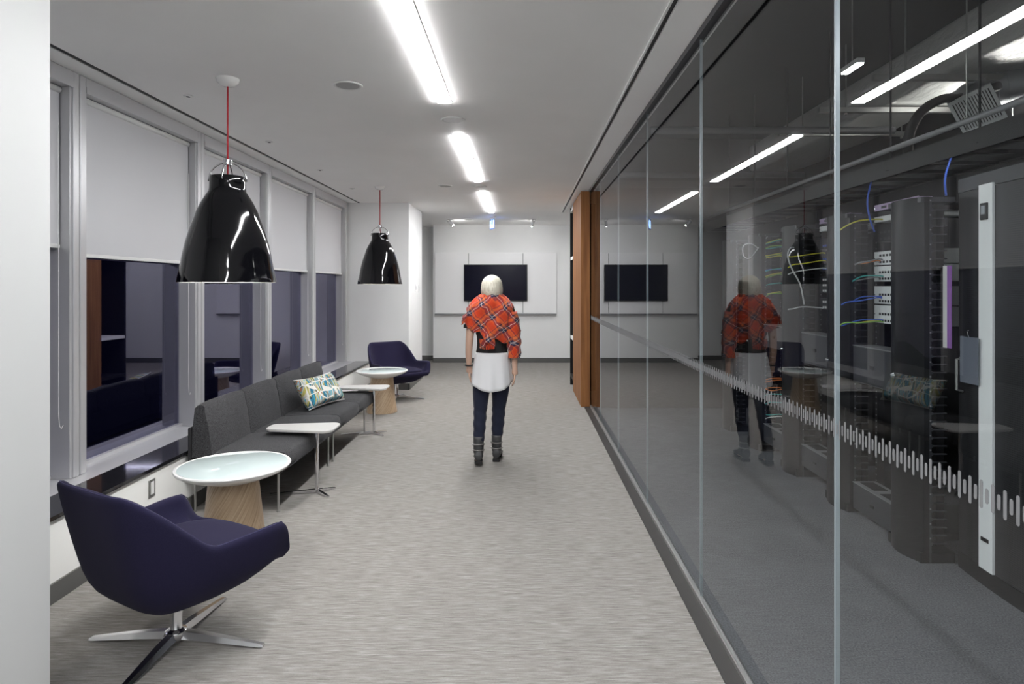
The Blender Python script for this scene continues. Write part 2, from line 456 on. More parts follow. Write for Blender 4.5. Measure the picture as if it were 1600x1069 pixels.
def capsule(h, w):
    mb = MB(); r = w/2; pts = []
    for k in range(7): a = PI*k/6; pts.append((r*cos(a), h/2-r+r*sin(a)))
    for k in range(7): a = PI+PI*k/6; pts.append((r*cos(a), -h/2+r+r*sin(a)))
    vs = [mb.bm.verts.new((-.0006, y, z)) for y, z in pts]; vb = [mb.bm.verts.new((0, y, z)) for y, z in pts]
    mb.bm.faces.new(vs); mb.bm.faces.new(vb[::-1])
    for k in range(14): mb.bm.faces.new((vs[k], vs[(k+1) % 14], vb[(k+1) % 14], vb[k]))
    return mb
BARZ = 1.193
protoT = protoS = None
y = 1.10; k = 0; rest = MB(); n_far = 0
while y < 8.47:
    h = .056 if k % 2 == 0 else .030
    own = [p for a, b, p in panes if a <= y < b][0]
    jit = (.004*sin(k*1.7)) if k % 2 else .003*sin(k*.9)
    if k < 296:
        if k % 2 == 0:
            if protoT is None: protoT = capsule(.056, .0085).build('film_bar', M['frit'], own, loc=(GX-.0004, y, BARZ))
            else: inst(protoT, own, (GX-.0004, y, BARZ+jit*.3))
        else:
            if protoS is None: protoS = capsule(.030, .0085).build('film_bar', M['frit'], own, loc=(GX-.0004, y, BARZ))
            else: inst(protoS, own, (GX-.0004, y, BARZ+jit*.3))
    else:
        rest.box(GX-.001, GX-.0004, y-.00425, y+.00425, BARZ-h/2, BARZ+h/2)
    y += .0156; k += 1
fb = rest.build('film_bars_far', M['frit'], panes[-1][2]); fb['kind'] = 'stuff'

# ------------------------------------------------------------------ lights of the corridor
def strip(y0, y1, label):
    t = thing('ceiling_light', label, 'light', (-.5525, (y0+y1)/2, CEIL), 0, 'linear ceiling lights of the corridor')
    h = (y1-y0)/2
    part('diffuser', -.046, .046, -h, h, -.012, .002, M['strip'], t, .004, 2)
    for s in (-1, 1):
        part('trim_edge', s*.049-.003, s*.049+.003, -h-.006, h+.006, -.005, .003, M['white_matte'], t)
strip(-1.2, 1.30, 'linear ceiling light overhead behind the photographer')
strip(2.10, 4.50, 'long bright linear ceiling light nearest the camera, running out of the top of frame')
strip(5.48, 7.88, 'bright linear ceiling light in the middle of the row of three')
strip(8.76, 11.16, 'bright linear ceiling light farthest along the row, before the blue exit sign')
strip_far = thing('ceiling_light', 'linear ceiling light in the side passage beyond the wooden shelving', 'light', (2.3, 12.3, CEIL-.14), 0)
part('diffuser', -1.1, 1.1, -.06, .06, -.01, .0, emit('passage_diffuser', (1, 1, 1), 15), strip_far)
part('housing', -1.11, 1.11, -.065, .065, .0, .04, M['white_matte'], strip_far)
for x_ in (-.9, .9): MB().tube([(x_, 0, .04), (x_, 0, .14)], .004, 6).build('hanger', M['steel'], strip_far)
# added linear lamp, out of view, to light the server room floor and racks
sl = thing('added_server_lamp', 'unseen linear lamp added to light the server aisle', 'light', (1.55, .45, 2.75), 0)
part('diffuser', -.05, .05, -1.0, 1.0, -.01, 0, emit('added_server_glow', (.92, .94, 1), 52), sl)
part('housing', -.055, .055, -1.01, 1.01, 0, .05, M['dark_grey'], sl)
for y_ in (-.8, .8): MB().tube([(0, y_, .05), (0, y_, .8)], .004, 6).build('hanger', M['steel'], sl)

# ------------------------------------------------------------------ back wall: boards, television, sign, spots
pb = thing('wall_board', 'wide white wall board in three sections behind the television', 'panel', (0, 13.48, 0))
k13 = .01344
def bx(px): return (px-817)*k13
def bz(py): return 1.6+(448-py)*k13
part('backing', bx(681), bx(868), -.02, 0, bz(489), bz(396), M['baseboard'], pb)
for a, b in ((679.5, 731.6), (732.4, 816.6), (817.4, 869.5)):
    part('board', bx(a), bx(b), -.045, 0, bz(490), bz(395), M['panel'], pb, .003)
tag(part('board_ledge', bx(679.5), bx(869.5), 13.405, 13.48, bz(492), bz(490.3), M['mid_grey'], None), 'long thin grey ledge along the bottom of the white wall board', 'ledge')
tv = thing('television', 'black wall mounted television on the white board', 'television', (bx(774.5), 13.435, bz(442)))
part('bezel', -.665, .665, -.05, 0, -.383, .383, M['black'], tv, .006)
part('screen', -.645, .645, -.053, -.049, -.365, .365, M['tv'], tv)
ex = thing('exit_sign', 'edge lit blue exit sign hanging from the ceiling before the back wall', 'sign', (-.575, 12.0, CEIL), rad(18))
part('canopy', -.025, .025, -.17, .17, -.03, 0, M['white_matte'], ex, .004)
part('sign_plate', -.004, .004, -.16, .16, -.23, -.03, mat('exit_acrylic', (.45, .55, .85), .1), ex)
for s_ in (-1, 1):
    mb = MB()
    X = s_*.006
    mb.box(X-.001, X+.001, -.13, -.085, -.20, -.06); mb.box(X-.001, X+.001, -.005, .02, -.14, -.08)
    mb.box(X-.001, X+.001, -.03, .05, -.155, -.135); mb.box(X-.001, X+.001, -.035, -.01, -.21, -.15)
    mb.box(X-.001, X+.001, .035, .06, -.20, -.14); mb.box(X-.001, X+.001, -.005, .02, -.075, -.05)
    mb.box(X-.001, X+.001, .09, .13, -.20, -.06)
    mb.build('pictogram', M['exit_glow'], ex)
def spotlight(x, y, label, dirx):
    t = thing('spotlight', label, 'spotlight', (x, y, CEIL), 0, 'small ceiling spotlights by the back wall')
    MB().lathe([(.05, -.012), (.05, 0)], 20).build('ceiling_plate', M['white_matte'], t)
    MB().tube([(0, 0, -.01), (0, 0, -.06)], .007, 8).build('stem', M['white_matte'], t)
    d = Vector((dirx, .9, -1.0)).normalized()
    e = Vector((0, 0, -.06))
    ho_ = MB().tube([e-d*.05, e-d*.049, e+d*.085], [.003, .029, .029], 16, cap=False).build('head', M['white_matte'], t, angle=40)
    MB().tube([e+d*.082, e+d*.088], .026, 16).build('lens', M['spot_lens'], t)
spotlight(bx(703)*.92, 12.35, 'small white ceiling spotlight left of the exit sign', 1.0)
spotlight(bx(833)*.92, 12.35, 'small white ceiling spotlight right of the exit sign', -.35)
def ceiling_disc(x, y, r, label, dark=False):
    t = thing('ceiling_speaker', label, 'speaker', (x, y, CEIL), 0, 'round ceiling speakers')
    MB().lathe([(r*.80, -.004), (r*.86, -.007), (r*.96, -.006), (r, 0)], 36).build('rim', M['white_matte'], t, smooth=True)
    MB().lathe([(.01, -.0052), (r*.78, -.0052), (r*.79, -.001)], 36).build('grille', M['speaker_grey'] if dark else M['panel'], t)
ceiling_disc(-1.13, 4.13, .095, 'round ceiling speaker with grey grille between the nearer pendant and the light strip', True)
ceiling_disc(-.543, 4.98, .095, 'round white ceiling speaker in the gap between the first two light strips')
ceiling_disc(-1.0, 8.25, .09, 'round ceiling speaker with grey grille left of the gap before the farthest light strip', True)
ceiling_disc(-.555, 8.3, .085, 'round white ceiling speaker in the gap before the farthest light strip')
ceiling_disc(-1.05, 12.4, .09, 'round ceiling speaker near the back wall by the left spotlight', True)
for q, (x, y) in enumerate(((-2.28, 4.36), (-2.275, 5.74), (-2.26, 7.13), (-2.26, 8.47))):
    t = thing('sprinkler_cap', ['nearest', 'second', 'third', 'farthest'][q]+' small round sprinkler cap of the row above the windows', 'sprinkler', (x, y, CEIL), 0, 'sprinkler caps along the windows')
    MB().lathe([(.020, -.006), (.030, -.004), (.032, 0)], 20).build('ring', M['white_matte'], t, smooth=True)
    MB().lathe([(.005, -.009), (.013, -.0085), (.013, -.004)], 14).build('cap', M['dark_grey'], t)

# ------------------------------------------------------------------ wooden shelving at the end of the glass
bk = thing('shelving_unit', 'tall walnut shelving unit with black openings at the end of the glass wall', 'shelving', (.945, 9.5, 0))
ox, oy = .945, 9.5
def bp(name, x0, x1, y0, y1, z0, z1, m, bev=0): return part(name, x0-ox, x1-ox, y0-oy, y1-oy, z0, z1, m, bk, bev)
bp('end_panel', .772, .893, 8.51, 8.55, 0, CEIL-.03, M['walnut'], .002)
bp('side_panel', .772, .80, 8.551, 9.86, 0, CEIL-.03, M['walnut'], .002)
bp('back_panel', 1.20, 1.24, 8.56, 10.445, 0, CEIL-.02, M['walnut'])
bp('divider', .80, 1.20, 9.83, 9.86, 0, CEIL-.03, M['black'])
bp('far_panel', .772, 1.24, 10.45, 10.47, 0, CEIL-.02, M['black'])
for z in (.14, .76, 2.03, 2.80):
    bp('shelf', .778, 1.20, 9.862, 10.449, z, z+.045, M['white_matte'] if z > .2 else M['black'])
sbox('trim_4', .80, 1.24, 8.56, 10.48, CEIL-.02, CEIL-.012, M['wall'])

# low wall outlet, switch plates on the column
t = thing('power_outlet', 'steel power outlet plate on the low white wall behind the armchair', 'outlet', (XL, 4.10, .31))
part('plate', 0, .006, -.036, .036, -.058, .058, M['steel'], t, .002)
part('socket', .006, .009, -.018, .018, -.040, .040, M['white_matte'], t, .002)
for q, (yy, zz, nm) in enumerate(((10.55, 1.58, 'upper'), (10.85, 1.56, 'farther'))):
    t = thing('light_switch', ['white light switch plate on the column side, nearer of two', 'white light switch plate on the column side, farther of two'][q], 'switch', (-1.77, yy, zz))
    part('plate', 0, .008, -.04, .04, -.06, .06, M['panel'], t, .002)
    part('rocker', .008, .014, -.015, .015, -.03, .03, M['white_matte'], t, .002)

# ------------------------------------------------------------------ pendant lamps
def pendant(loc, label):
    t = thing('pendant_lamp', label, 'lamp', loc, 0, 'black pendant lamps over the seating')
    zc = CEIL-loc[2]
    H0 = .661
    prof = [(.286, 0), (.281, .03), (.270, .08), (.266, .10), (.255, .17), (.240, .24), (.218, .32), (.190, .40), (.176, .445), (.150, .50), (.126, .54), (.110, .565), (.106, .585), (.105, .62), (.104, .655), (.100, H0)]
    inner = [(r-.004, z) for r, z in prof[::-1]]
    inner[0] = (.090, H0-.002)
    mb = MB(); seg = 56
    rows = [[(r*cos(2*PI*j/seg), r*sin(2*PI*j/seg), z) for j in range(seg)] for r, z in prof]
    mb.grid(rows, close_u=True).build('lamp_shade', M['black_gloss'], t, angle=40)
    rows = [[(r*cos(2*PI*j/seg), r*sin(2*PI*j/seg), z) for j in range(seg)] for r, z in inner]
    li = MB().grid(rows, close_u=True)
    li.build('shade_lining', M['white'], t, angle=40)
    MB().lathe([(.02, H0-.012), (.098, H0-.012), (.098, H0-.004)], 40).build('top_cap', M['black_gloss'], t)
    for a0 in (PI*.05, PI*.55):
        pts = [(.113*cos(a)*cos(a0), .113*cos(a)*sin(a0), H0-.03+.118*sin(a)) for a in [PI*k/16 for k in range(17)]]
        MB().tube(pts, .0045, 8).build('loop', M['chrome'], t, smooth=True)
    MB().lathe([(.018, H0+.07), (.026, H0+.072), (.026, H0+.105), (.010, H0+.11)], 20).build('collar', M['chrome'], t, angle=40)
    MB().tube([(0, 0, H0-.01), (0, 0, zc-.02)], .0055, 8).build('cord', M['red_cord'], t, smooth=True)
    MB().lathe([(.012, zc-.050), (.040, zc-.044), (.062, zc-.026), (.070, zc-.004), (.070, zc)], 32).build('canopy', M['white'], t, angle=50)
    MB().tube([(0, 0, .38), (0, 0, .50)], .022, 14).build('socket', M['black'], t)
    MB().sphere((0, 0, .34), .045).build('bulb', M['bulb'], t, smooth=True)
    return t
pl1 = pendant((-1.845, 4.0, 1.626), 'nearer glossy black pendant lamp on a red cord, above the near round table')
pl2 = dup(pl1, (-1.86, 8.33, 1.632), label='farther glossy black pendant lamp on a red cord, before the white column')

# ------------------------------------------------------------------ armchairs
def superR(th, a, bf, bb, n):
    s, c = abs(sin(th)), cos(th)
    b = bf if c > 0 else bb
    return 1/((s/a)**n + (abs(c)/b)**n)**(1/n)
def sst(a, b, x):
    x = min(1, max(0, (x-a)/(b-a))); return x*x*(3-2*x)
def armchair(name, label, loc, rz):
    t = thing(name, label, 'chair', loc, rz, 'navy swivel armchairs')
    NT = 96
    rows = []
    ridge = []
    for j in range(NT):
        th = 2*PI*j/NT
        d = abs((th+PI) % (2*PI)-PI)*180/PI           # 0 front .. 180 back
        R0 = superR(th, .375, .375, .325, 4.6)
        arm = sst(43, 51, d)
        back = sst(95, 139, d)
        h = .405 + arm*(.130 - .015*sst(55, 100, d)) + back*.270
        lean = back*.06
        ux, uy = sin(th), cos(th)
        def pt(f, z, off=0.0):
            r = R0*f+off
            zz = max(0, z-.38)/.42
            return (ux*r*(1+.42*uy*r), uy*r - lean*zz*1.15, z)
        zb = .245 + .05*sst(90, 0, d)
        hi = max(.05, h-.30)
        prof = [pt(.02, .222), pt(.28, .224), pt(.50, .228+(zb-.245)*.6), pt(.72, zb+.022), pt(.87, zb+.085), pt(.935, .325+(h-.39)*.30), pt(.975, .36+(h-.40)*.62),
                pt(.995, h-.045), pt(.998, h-.012), pt(1, h, -.012), pt(1, h+.002, -.032), pt(1, h-.010, -.048), pt(1, h-.045, -.056 - .03*(1-arm)),
                pt(.90, .40+max(0, h-.43)*.45, -.035), pt(.84, .405+max(0, h-.43)*.10, -.035), pt(.72, .398, -.02), pt(.35, .395), pt(.02, .393)]
        rows.append(prof)
        ridge.append(pt(1, h-.001, -.018))
    mb = MB(); mb.grid(rows, close_v=True)
    k = len(rows[0])
    mb.bm.verts.ensure_lookup_table()
    mb.bm.faces.new([mb.bm.verts[j*k] for j in range(NT)]); mb.bm.faces.new([mb.bm.verts[j*k+k-1] for j in range(NT)])
    mb.build('shell', M['navy'], t, smooth=True, subsurf=1)
    # piping seam on the ridge of arms and back
    i0 = int(NT*52/360)
    MB().tube(ridge[i0:NT-i0+1], .0022, 6).build('piping', M['navy_pipe'], t, smooth=True)
    # seat cushion
    rr = []
    for f, z in ((.02, .385), (.66, .385), (.80, .392), (.845, .408), (.83, .424), (.77, .434), (.5, .438), (.02, .439)):
        rr.append([(sin(a)*superR(a, .335, .385, .25, 3.4)*f*1.08, cos(a)*superR(a, .335, .385, .25, 3.4)*f*1.08, z) for a in [2*PI*q/48 for q in range(48)]])
    MB().grid(rr, close_u=True, cap=True).build('seat_cushion', M['navy'], t, smooth=True, subsurf=1)
    MB().lathe([(.030, .045), (.028, .07), (.0255, .075), (.0255, .205), (.05, .212), (.05, .226)], 24).build('stem', M['chrome'], t, angle=35)
    MB().lathe([(.012, .022), (.045, .028), (.05, .045), (.045, .062), (.028, .072)], 24).build('hub', M['chrome'], t, angle=35)
    for q in range(4):
        a = -rz + q*PI/2 + rad(-4)
        rows = []
        for s_, w, z0, z1 in ((.01, .026, .030, .064), (.12, .025, .024, .055), (.26, .020, .012, .036), (.39, .015, .0, .017), (.405, .013, .0, .013)):
            rows.append([(s_, -w, z0+.004), (s_, -w*.6, z1), (s_, w*.6, z1), (s_, w, z0+.004), (s_, w*.5, z0), (s_, -w*.5, z0)])
        MB().grid(rows, close_u=True, cap=True).xf(Matrix.Rotation(a, 4, 'Z')).build('leg', M['chrome'], t, angle=50)
    return t
armchair('armchair', 'navy swivel armchair with its back to the camera in the left foreground', (-1.555, 2.87, 0), rad(60-90))
armchair('armchair', 'navy swivel armchair by the white column, facing the camera', (-1.80, 9.12, 0), rad(-52-90))

# ------------------------------------------------------------------ round tables
def round_table(loc, label, rz=0):
    t = thing('round_table', label, 'table', loc, rz, 'round side tables with wooden cone bases')
    MB().lathe([(.13, .440), (.20, .462), (.28, .492), (.316, .512), (.325, .526), (.322, .532), (.309, .534), (.305, .531)], 72).build('table_top', M['white'], t, angle=40)
    MB().lathe([(.01, .5305), (.303, .5305), (.3045, .5328), (.303, .5332), (.01, .5332)], 72).build('glass_inlay', M['glass_top'], t, angle=40)
    # cone of veneered facets that lean around
    K = 10
    for q in range(K):
        a0, a1 = 2*PI*q/K, 2*PI*(q+1)/K
        tw = .5
        rows = []
        for s_ in range(7):
            f = s_/6; r = .192-.052*f**.85; z = .004+.440*f
            rows.append([(r*cos(a0+(a1-a0)*g+tw*f), r*sin(a0+(a1-a0)*g+tw*f), z) for g in (.004, .25, .5, .75, .996)])
        MB().grid(rows).build('veneer_panel', M['oak'], t, smooth=True)
    MB().lathe([(.186, 0), (.187, .004), (.160, .2), (.134, .445)], 40).build('core', M['oak'], t, smooth=True)
    return t
rt1 = round_table((-1.735, 3.84, 0), 'nearer round white table with glass top on a wooden cone base, by the sofa end')
rt2 = dup(rt1, (-1.80, 8.18, 0), rad(20), 'farther round white table on a wooden cone base, in front of the far armchair')

# ------------------------------------------------------------------ sofas: two two-seat benches end to end
def sofa(y0, label):
    t = thing('sofa', label, 'sofa', (-2.0, y0, 0), 0, 'charcoal two seat sofa benches')
    L_ = 1.30
    fr = MB().box(-.34, .30, .012, L_-.012, .285, .325, .006).build('frame', M['black'], t)
    part('back_support', -.352, -.325, .006, L_-.006, .25, .61, M['tweed_dark'], t, .01, 2, smooth=False)
    for q in range(2):
        a, b = q*L_/2+.004, (q+1)*L_/2-.004
        # seat cushion: slightly crowned, rolled front
        rows = []
        nx, ny = 10, 8
        mb = MB()
        sect = [(-.16, .325), (.34, .325), (.362, .34), (.366, .38), (.358, .42), (.335, .437), (.25, .445), (.1, .444), (-.05, .438), (-.16, .43)]
        for s_ in range(ny+1):
            f = s_/ny; yy = a+(b-a)*f
            e = min(f, 1-f)*2; crown = .010*(1-(1-min(1, e*3))**2)
            ins = .008*(1-min(1, e*6))
            rows.append([(x-ins*(1 if x > .3 else 0), yy, z+(crown if z > .4 else 0)) for x, z in sect])
        o = mb.grid(rows, close_u=True, cap=True).build('seat', M['tweed'], t, angle=50)
        MB().tube([(.362, a+.005, .337), (.362, b-.005, .337)], .004, 6).build('piping', M['tweed_dark'], o)
        sect = [(-.165, .40), (-.175, .50), (-.192, .62), (-.212, .72), (-.230, .775), (-.25, .79), (-.28, .785), (-.30, .765), (-.315, .6), (-.32, .40)]
        rows = []
        for s_ in range(ny+1):
            f = s_/ny; yy = a+(b-a)*f
            e = min(f, 1-f)*2; cr = 1-(1-min(1, e*2.2))**2
            rows.append([(x+(.028*cr-.012 if x > -.23 else 0), yy, z+(.012*cr-.02 if z > .7 else 0)) for x, z in sect])
        MB().grid(rows, close_u=True, cap=True).build('backrest', M['tweed'], t, angle=50)
    for yy in (.07, L_-.07):
        for xx in (.262, -.33):
            MB().tube([(xx, yy, .012), (xx, yy, .29)], .0085, 10).lathe([(.013, 0), (.013, .012)], 14, xx, yy).build('leg', M['steel'], t, smooth=False, angle=40)
    return t
sf1 = sofa(4.48, 'nearer charcoal tweed two seat sofa bench, behind the near round table')
sf2 = dup(sf1, (-2.0, 5.785, 0), label='farther charcoal tweed two seat sofa bench, carrying the patterned cushion')

# cushion on the sofa
nu, nv = 20, 12
top, bot = [], []
for i in range(nu+1):
    u = -1+2*i/nu; rt, rb = [], []
    for j in range(nv+1):
        w = -1+2*j/nv
        pin = 1-.05*(1-abs(u))**1.0*abs(w)**4 - .05*(1-abs(w))*abs(u)**4
        x, yv = u*.30*(1-.06*(1-abs(w)**2)*abs(u)**6), w*.155*(1-.10*(1-abs(u)**2)*abs(w)**6)
        th = .075*((1-u**4)*(1-w**4))**.5
        th += .004*sin(u*9+w*5)*(1-u*u)
        rt.append((x, yv, th)); rb.append((x, yv, -th))
    top.append(rt); bot.append(rb)
pm = MB().grid(top).grid([r[::-1] for r in bot])
bmesh.ops.remove_doubles(pm.bm, verts=pm.bm.verts, dist=.0008)
pw = thing('cushion', 'lumbar cushion with colourful stripes and white hexagon lines on the sofa', 'cushion', (-1.955, 6.17, .60))
po = pm.build('cover', M['cushion'], pw, smooth=True)
edge = [(u*.30, -.155*(1-.10*(1-u*u)), 0) for u in [-1+2*i/20 for i in range(21)]]
pe = MB().tube(edge, .005, 6).tube([(x, -y, z) for x, y, z in edge], .005, 6).build('piping', M['off_white'], pw)
for o in (po, pe): o.rotation_euler = (rad(58), rad(0), 0)
pw.rotation_euler = (0, 0, rad(74))

# ------------------------------------------------------------------ laptop side tables
def laptop_table(loc, label):
    t = thing('laptop_table', label, 'table', loc, 0, 'slim laptop tables pulled over the sofa')
    # outline of the top: rounded, narrower at the sofa end
    cs = [(-.385, -.07, .06), (.150, -.13, .07), (.150, .175, .07), (-.385, .13, .06)]
    pts = []
    for q, (cx, cy, r) in enumerate(cs):
        sx = 1 if cx > 0 else -1; sy = 1 if cy > 0 else -1
        a0 = [PI, -PI/2, 0, PI/2][q]
        for k in range(7):
            a = a0 + PI/2*k/6
            pts.append((cx - sx*r + r*cos(a), cy - sy*r + r*sin(a)))
    rows = []
    for z, sc in ((.488, .97), (.494, .995), (.503, 1.0), (.508, .992)):
        rows.append([(-.11+(x+.11)*sc, y*sc, z) for x, y in pts])
    MB().grid(rows, close_u=True, cap=True).build('table_top', M['grey_top'], t, angle=40)
    part('bracket', -.06, .03, -.03, .03, .478, .489, M['chrome'], t, .002)
    MB().box(-.011, .011, -.016, .016, .02, .482, .004, 2).build('post', M['chrome'], t, angle=40)
    for (ex_, ey_) in ((-.34, -.06), (.115, .10), (.125, -.115)):
        d = Vector((ex_, ey_, 0)); n = Vector((-d.y, d.x, 0)).normalized()
        rows = []
        for f, w, z1 in ((0, .013, .030), (.6, .011, .020), (1, .009, .012)):
            c = d*f
            rows.append([c-n*w+Vector((0, 0, z1*.2 if f < 1 else 0)), c-n*w+Vector((0, 0, z1)), c+n*w+Vector((0, 0, z1)), c+n*w+Vector((0, 0, z1*.2 if f < 1 else 0))])
        MB().grid(rows, close_u=True, cap=True).build('foot', M['chrome'], t)
    return t
lt1 = laptop_table((-1.60, 4.97, 0), 'nearer slim laptop table, pale top on a chrome post, over the near sofa seat')
lt2 = dup(lt1, (-1.62, 6.96, 0), label='farther slim laptop table with pale top, at the far end of the sofa')

# ------------------------------------------------------------------ the walking woman
def skin_graph(verts, edges, roots):
    me = bpy.data.meshes.new('tmp'); me.from_pydata([v[:3] for v in verts], edges, [])
    o = bpy.data.objects.new('tmp', me); COL.objects.link(o)
    o.modifiers.new('skin', 'SKIN')
    for i, v in enumerate(verts):
        d = me.skin_vertices[0].data[i]
        r = v[3]; d.radius = r if isinstance(r, tuple) else (r, r)
        d.use_root = i in roots
    sm = o.modifiers.new('sub', 'SUBSURF'); sm.levels = 2; sm.render_levels = 2
    return o
def eval_bm(o, remove=True):
    dg = bpy.context.evaluated_depsgraph_get(); ev = o.evaluated_get(dg)
    bm = bmesh.new(); bm.from_mesh(ev.to_mesh()); ev.to_mesh_clear()
    if remove: bpy.data.objects.remove(o)
    return bm
person = thing('person', 'woman with a platinum bob walking away, in a plaid shawl, white shirt and dark jeans', 'person', (-.285, 5.88, 0))
V, E = [], []
def vv_(x, y, z, r): V.append((x, y, z, r)); return len(V)-1
def chain(*idx):
    for a, b in zip(idx[:-1], idx[1:]): E.append((a, b))
pel = vv_(0, 0, .90, (.135, .105)); ab = vv_(0, .01, 1.03, (.115, .09)); ch = vv_(0, .01, 1.20, (.130, .100)); sh = vv_(0, 0, 1.36, (.12, .085)); nk = vv_(0, .0, 1.46, .052); nk2 = vv_(0, .012, 1.55, .05)
chain(pel, ab, ch, sh, nk, nk2)
roots = {pel}
# legs; left leg (viewer left) trails towards the camera, right leg carries the weight
def leg(s, hipx, pts):
    ids = [vv_(*p) for p in pts]; chain(pel, *ids)
leg(-1, 0, [(-.085, 0, .80, .095), (-.098, -.01, .64, .078), (-.105, -.03, .47, .056), (-.108, -.08, .34, .054), (-.112, -.13, .19, .040), (-.113, -.15, .105, .036), (-.115, -.115, .05, .034), (-.12, -.04, .035, .024)])
leg(1, 0, [(.085, 0, .80, .097), (.078, .02, .64, .080), (.062, .045, .48, .058), (.055, .04, .34, .056), (.045, .02, .19, .041), (.042, .01, .09, .037), (.045, .06, .045, .036), (.05, .15, .03, .028)])
arms = {}
for s, pts in ((-1, [(-.155, 0, 1.385, .058), (-.190, -.005, 1.30, .047), (-.205, -.02, 1.10, .038), (-.212, -.005, .98, .034), (-.212, .02, .865, .025), (-.210, .035, .80, (.020, .036))]),
               (1, [(.155, 0, 1.385, .058), (.185, .0, 1.30, .047), (.200, -.02, 1.10, .038), (.208, -.03, .98, .034), (.212, -.03, .855, .025), (.212, -.03, .79, (.020, .036))])):
    ids = [vv_(*p) for p in pts]; chain(sh, *ids); arms[s] = pts
# fingers: own chains rooted inside the palm
for s in (-1, 1):
    px_, py_, pz_ = arms[s][-1][:3]
    for k, (dy, L1) in enumerate(((.027, .068), (.010, .078), (-.008, .072), (-.024, .058))):
        a = vv_(px_, py_+dy*.7, pz_+.005, .010); b = vv_(px_-s*.004, py_+dy, pz_-.035, .0095)
        c = vv_(px_-s*.012, py_+dy*1.05, pz_-.035-L1*.5, .0085); d = vv_(px_-s*.030, py_+dy*1.05, pz_-.030-L1*.95, .007)
        chain(a, b, c, d); roots.add(a)
    a = vv_(px_-s*.005, py_+.020, pz_+.03, .012); b = vv_(px_-s*.018, py_+.045, pz_+.0, .0115); c = vv_(px_-s*.026, py_+.056, pz_-.03, .0095); d = vv_(px_-s*.030, py_+.056, pz_-.052, .008)
    chain(a, b, c, d); roots.add(a)
bm = eval_bm(skin_graph(V, E, roots))
# head: skull with jaw, nose and ears, facing +y
hd = bmesh.ops.create_uvsphere(bm, u_segments=32, v_segments=24, radius=1)['verts']
for q in hd:
    x, y, z = q.co
    jaw = 1 - .22*max(0, -z)**1.2
    yy = y*.098 + (.012 if y > 0 and z < .2 else 0)*max(0, -z+.2)
    nose = .022*math.exp(-((x/.14)**2 + ((z+.12)/.16)**2))*(1 if y > 0 else 0)
    eye = -.008*(math.exp(-(((abs(x)-.38)/.16)**2 + ((z-.06)/.10)**2)) if y > 0 else 0)
    mouth = -.004*(math.exp(-((x/.25)**2 + ((z+.46)/.05)**2)) if y > 0 else 0)
    q.co = Vector((x*.074*jaw, .02+yy+nose+eye+mouth, 1.595+z*.108))
for s in (-1, 1):
    er = bmesh.ops.create_uvsphere(bm, u_segments=12, v_segments=10, radius=1)['verts']
    for q in er: q.co = Vector((s*.076+q.co.x*.010, .012+q.co.y*.018, 1.59+q.co.z*.030))
me = bpy.data.meshes.new('body'); bm.to_mesh(me); bm.free()
body = bpy.data.objects.new('body', me); COL.objects.link(body)
rm = body.modifiers.new('remesh', 'REMESH'); rm.mode = 'VOXEL'; rm.voxel_size = .0058
smo = body.modifiers.new('smooth', 'SMOOTH'); smo.factor = .5; smo.iterations = 3
bm = eval_bm(body)
bm_cl = bm.copy()
me = bpy.data.meshes.new('body'); bm.to_mesh(me); bm.free()
body = bpy.data.objects.new('body', me); COL.objects.link(body); body.parent = person
me.materials.append(M['skin']); me.polygons.foreach_set('use_smooth', [True]*len(me.polygons))
for s in (-1, 1):
    MB().sphere((s*.028, .103, 1.602), .011, u=12, v=8).build('eye', M['eye'], person, smooth=True)
MB().tube([(-.022, .121, 1.546), (0, .126, 1.545), (.022, .121, 1.546)], [.003, .006, .003], 8).build('lips', mat('lips', (.45, .15, .13), .4), person, smooth=True)
def cloth_from_body(name, m, keep, off):
    b2 = bm_cl.copy(); b2.normal_update()
    kill = [f for f in b2.faces if not keep(f.calc_center_median())]
    nrm = {v: v.normal.copy() for v in b2.verts}
    for v in b2.verts: v.co += nrm[v]*(off(v.co) if callable(off) else off)
    bmesh.ops.delete(b2, geom=kill, context='FACES')
    me = bpy.data.meshes.new(name); b2.to_mesh(me); b2.free()
    o = bpy.data.objects.new(name, me); COL.objects.link(o); o.parent = person
    me.materials.append(m); me.polygons.foreach_set('use_smooth', [True]*len(me.polygons))
    return o
cloth_from_body('jeans', M['jeans'], lambda c: .20 < c.z < .98 and abs(c.x) < .178, lambda c: .008+.003*sin(c.z*70+c.x*30) if c.z < .5 else .008)
cloth_from_body('t_shirt', M['tee'], lambda c: (.93 < c.z < 1.455) and (abs(c.x) < .165 or c.z > 1.22), lambda c: .024 if c.z < 1.25 else .012)
# shirt hanging below the tee
rows = []
for i in range(14):
    f = i/13; z = 1.0-.30*f
    row = []
    for j in range(64):
        a = 2*PI*j/64
        fold = .008*f*sin(a*7+1)+.006*f*sin(a*11)
        rx = .150+.040*f**.8+fold; ry = .118+.038*f+fold
        zz = z - .045*f*max(0, -sin(a))*abs(sin(a)) + .03*f*abs(cos(a))**4
        row.append((rx*cos(a), -.005*f+ry*sin(a), zz))
    rows.append(row)
so = MB().grid(rows, close_u=True).build('shirt', M['shirt'], person, smooth=True)
md = so.modifiers.new('solid', 'SOLIDIFY'); md.thickness = .004
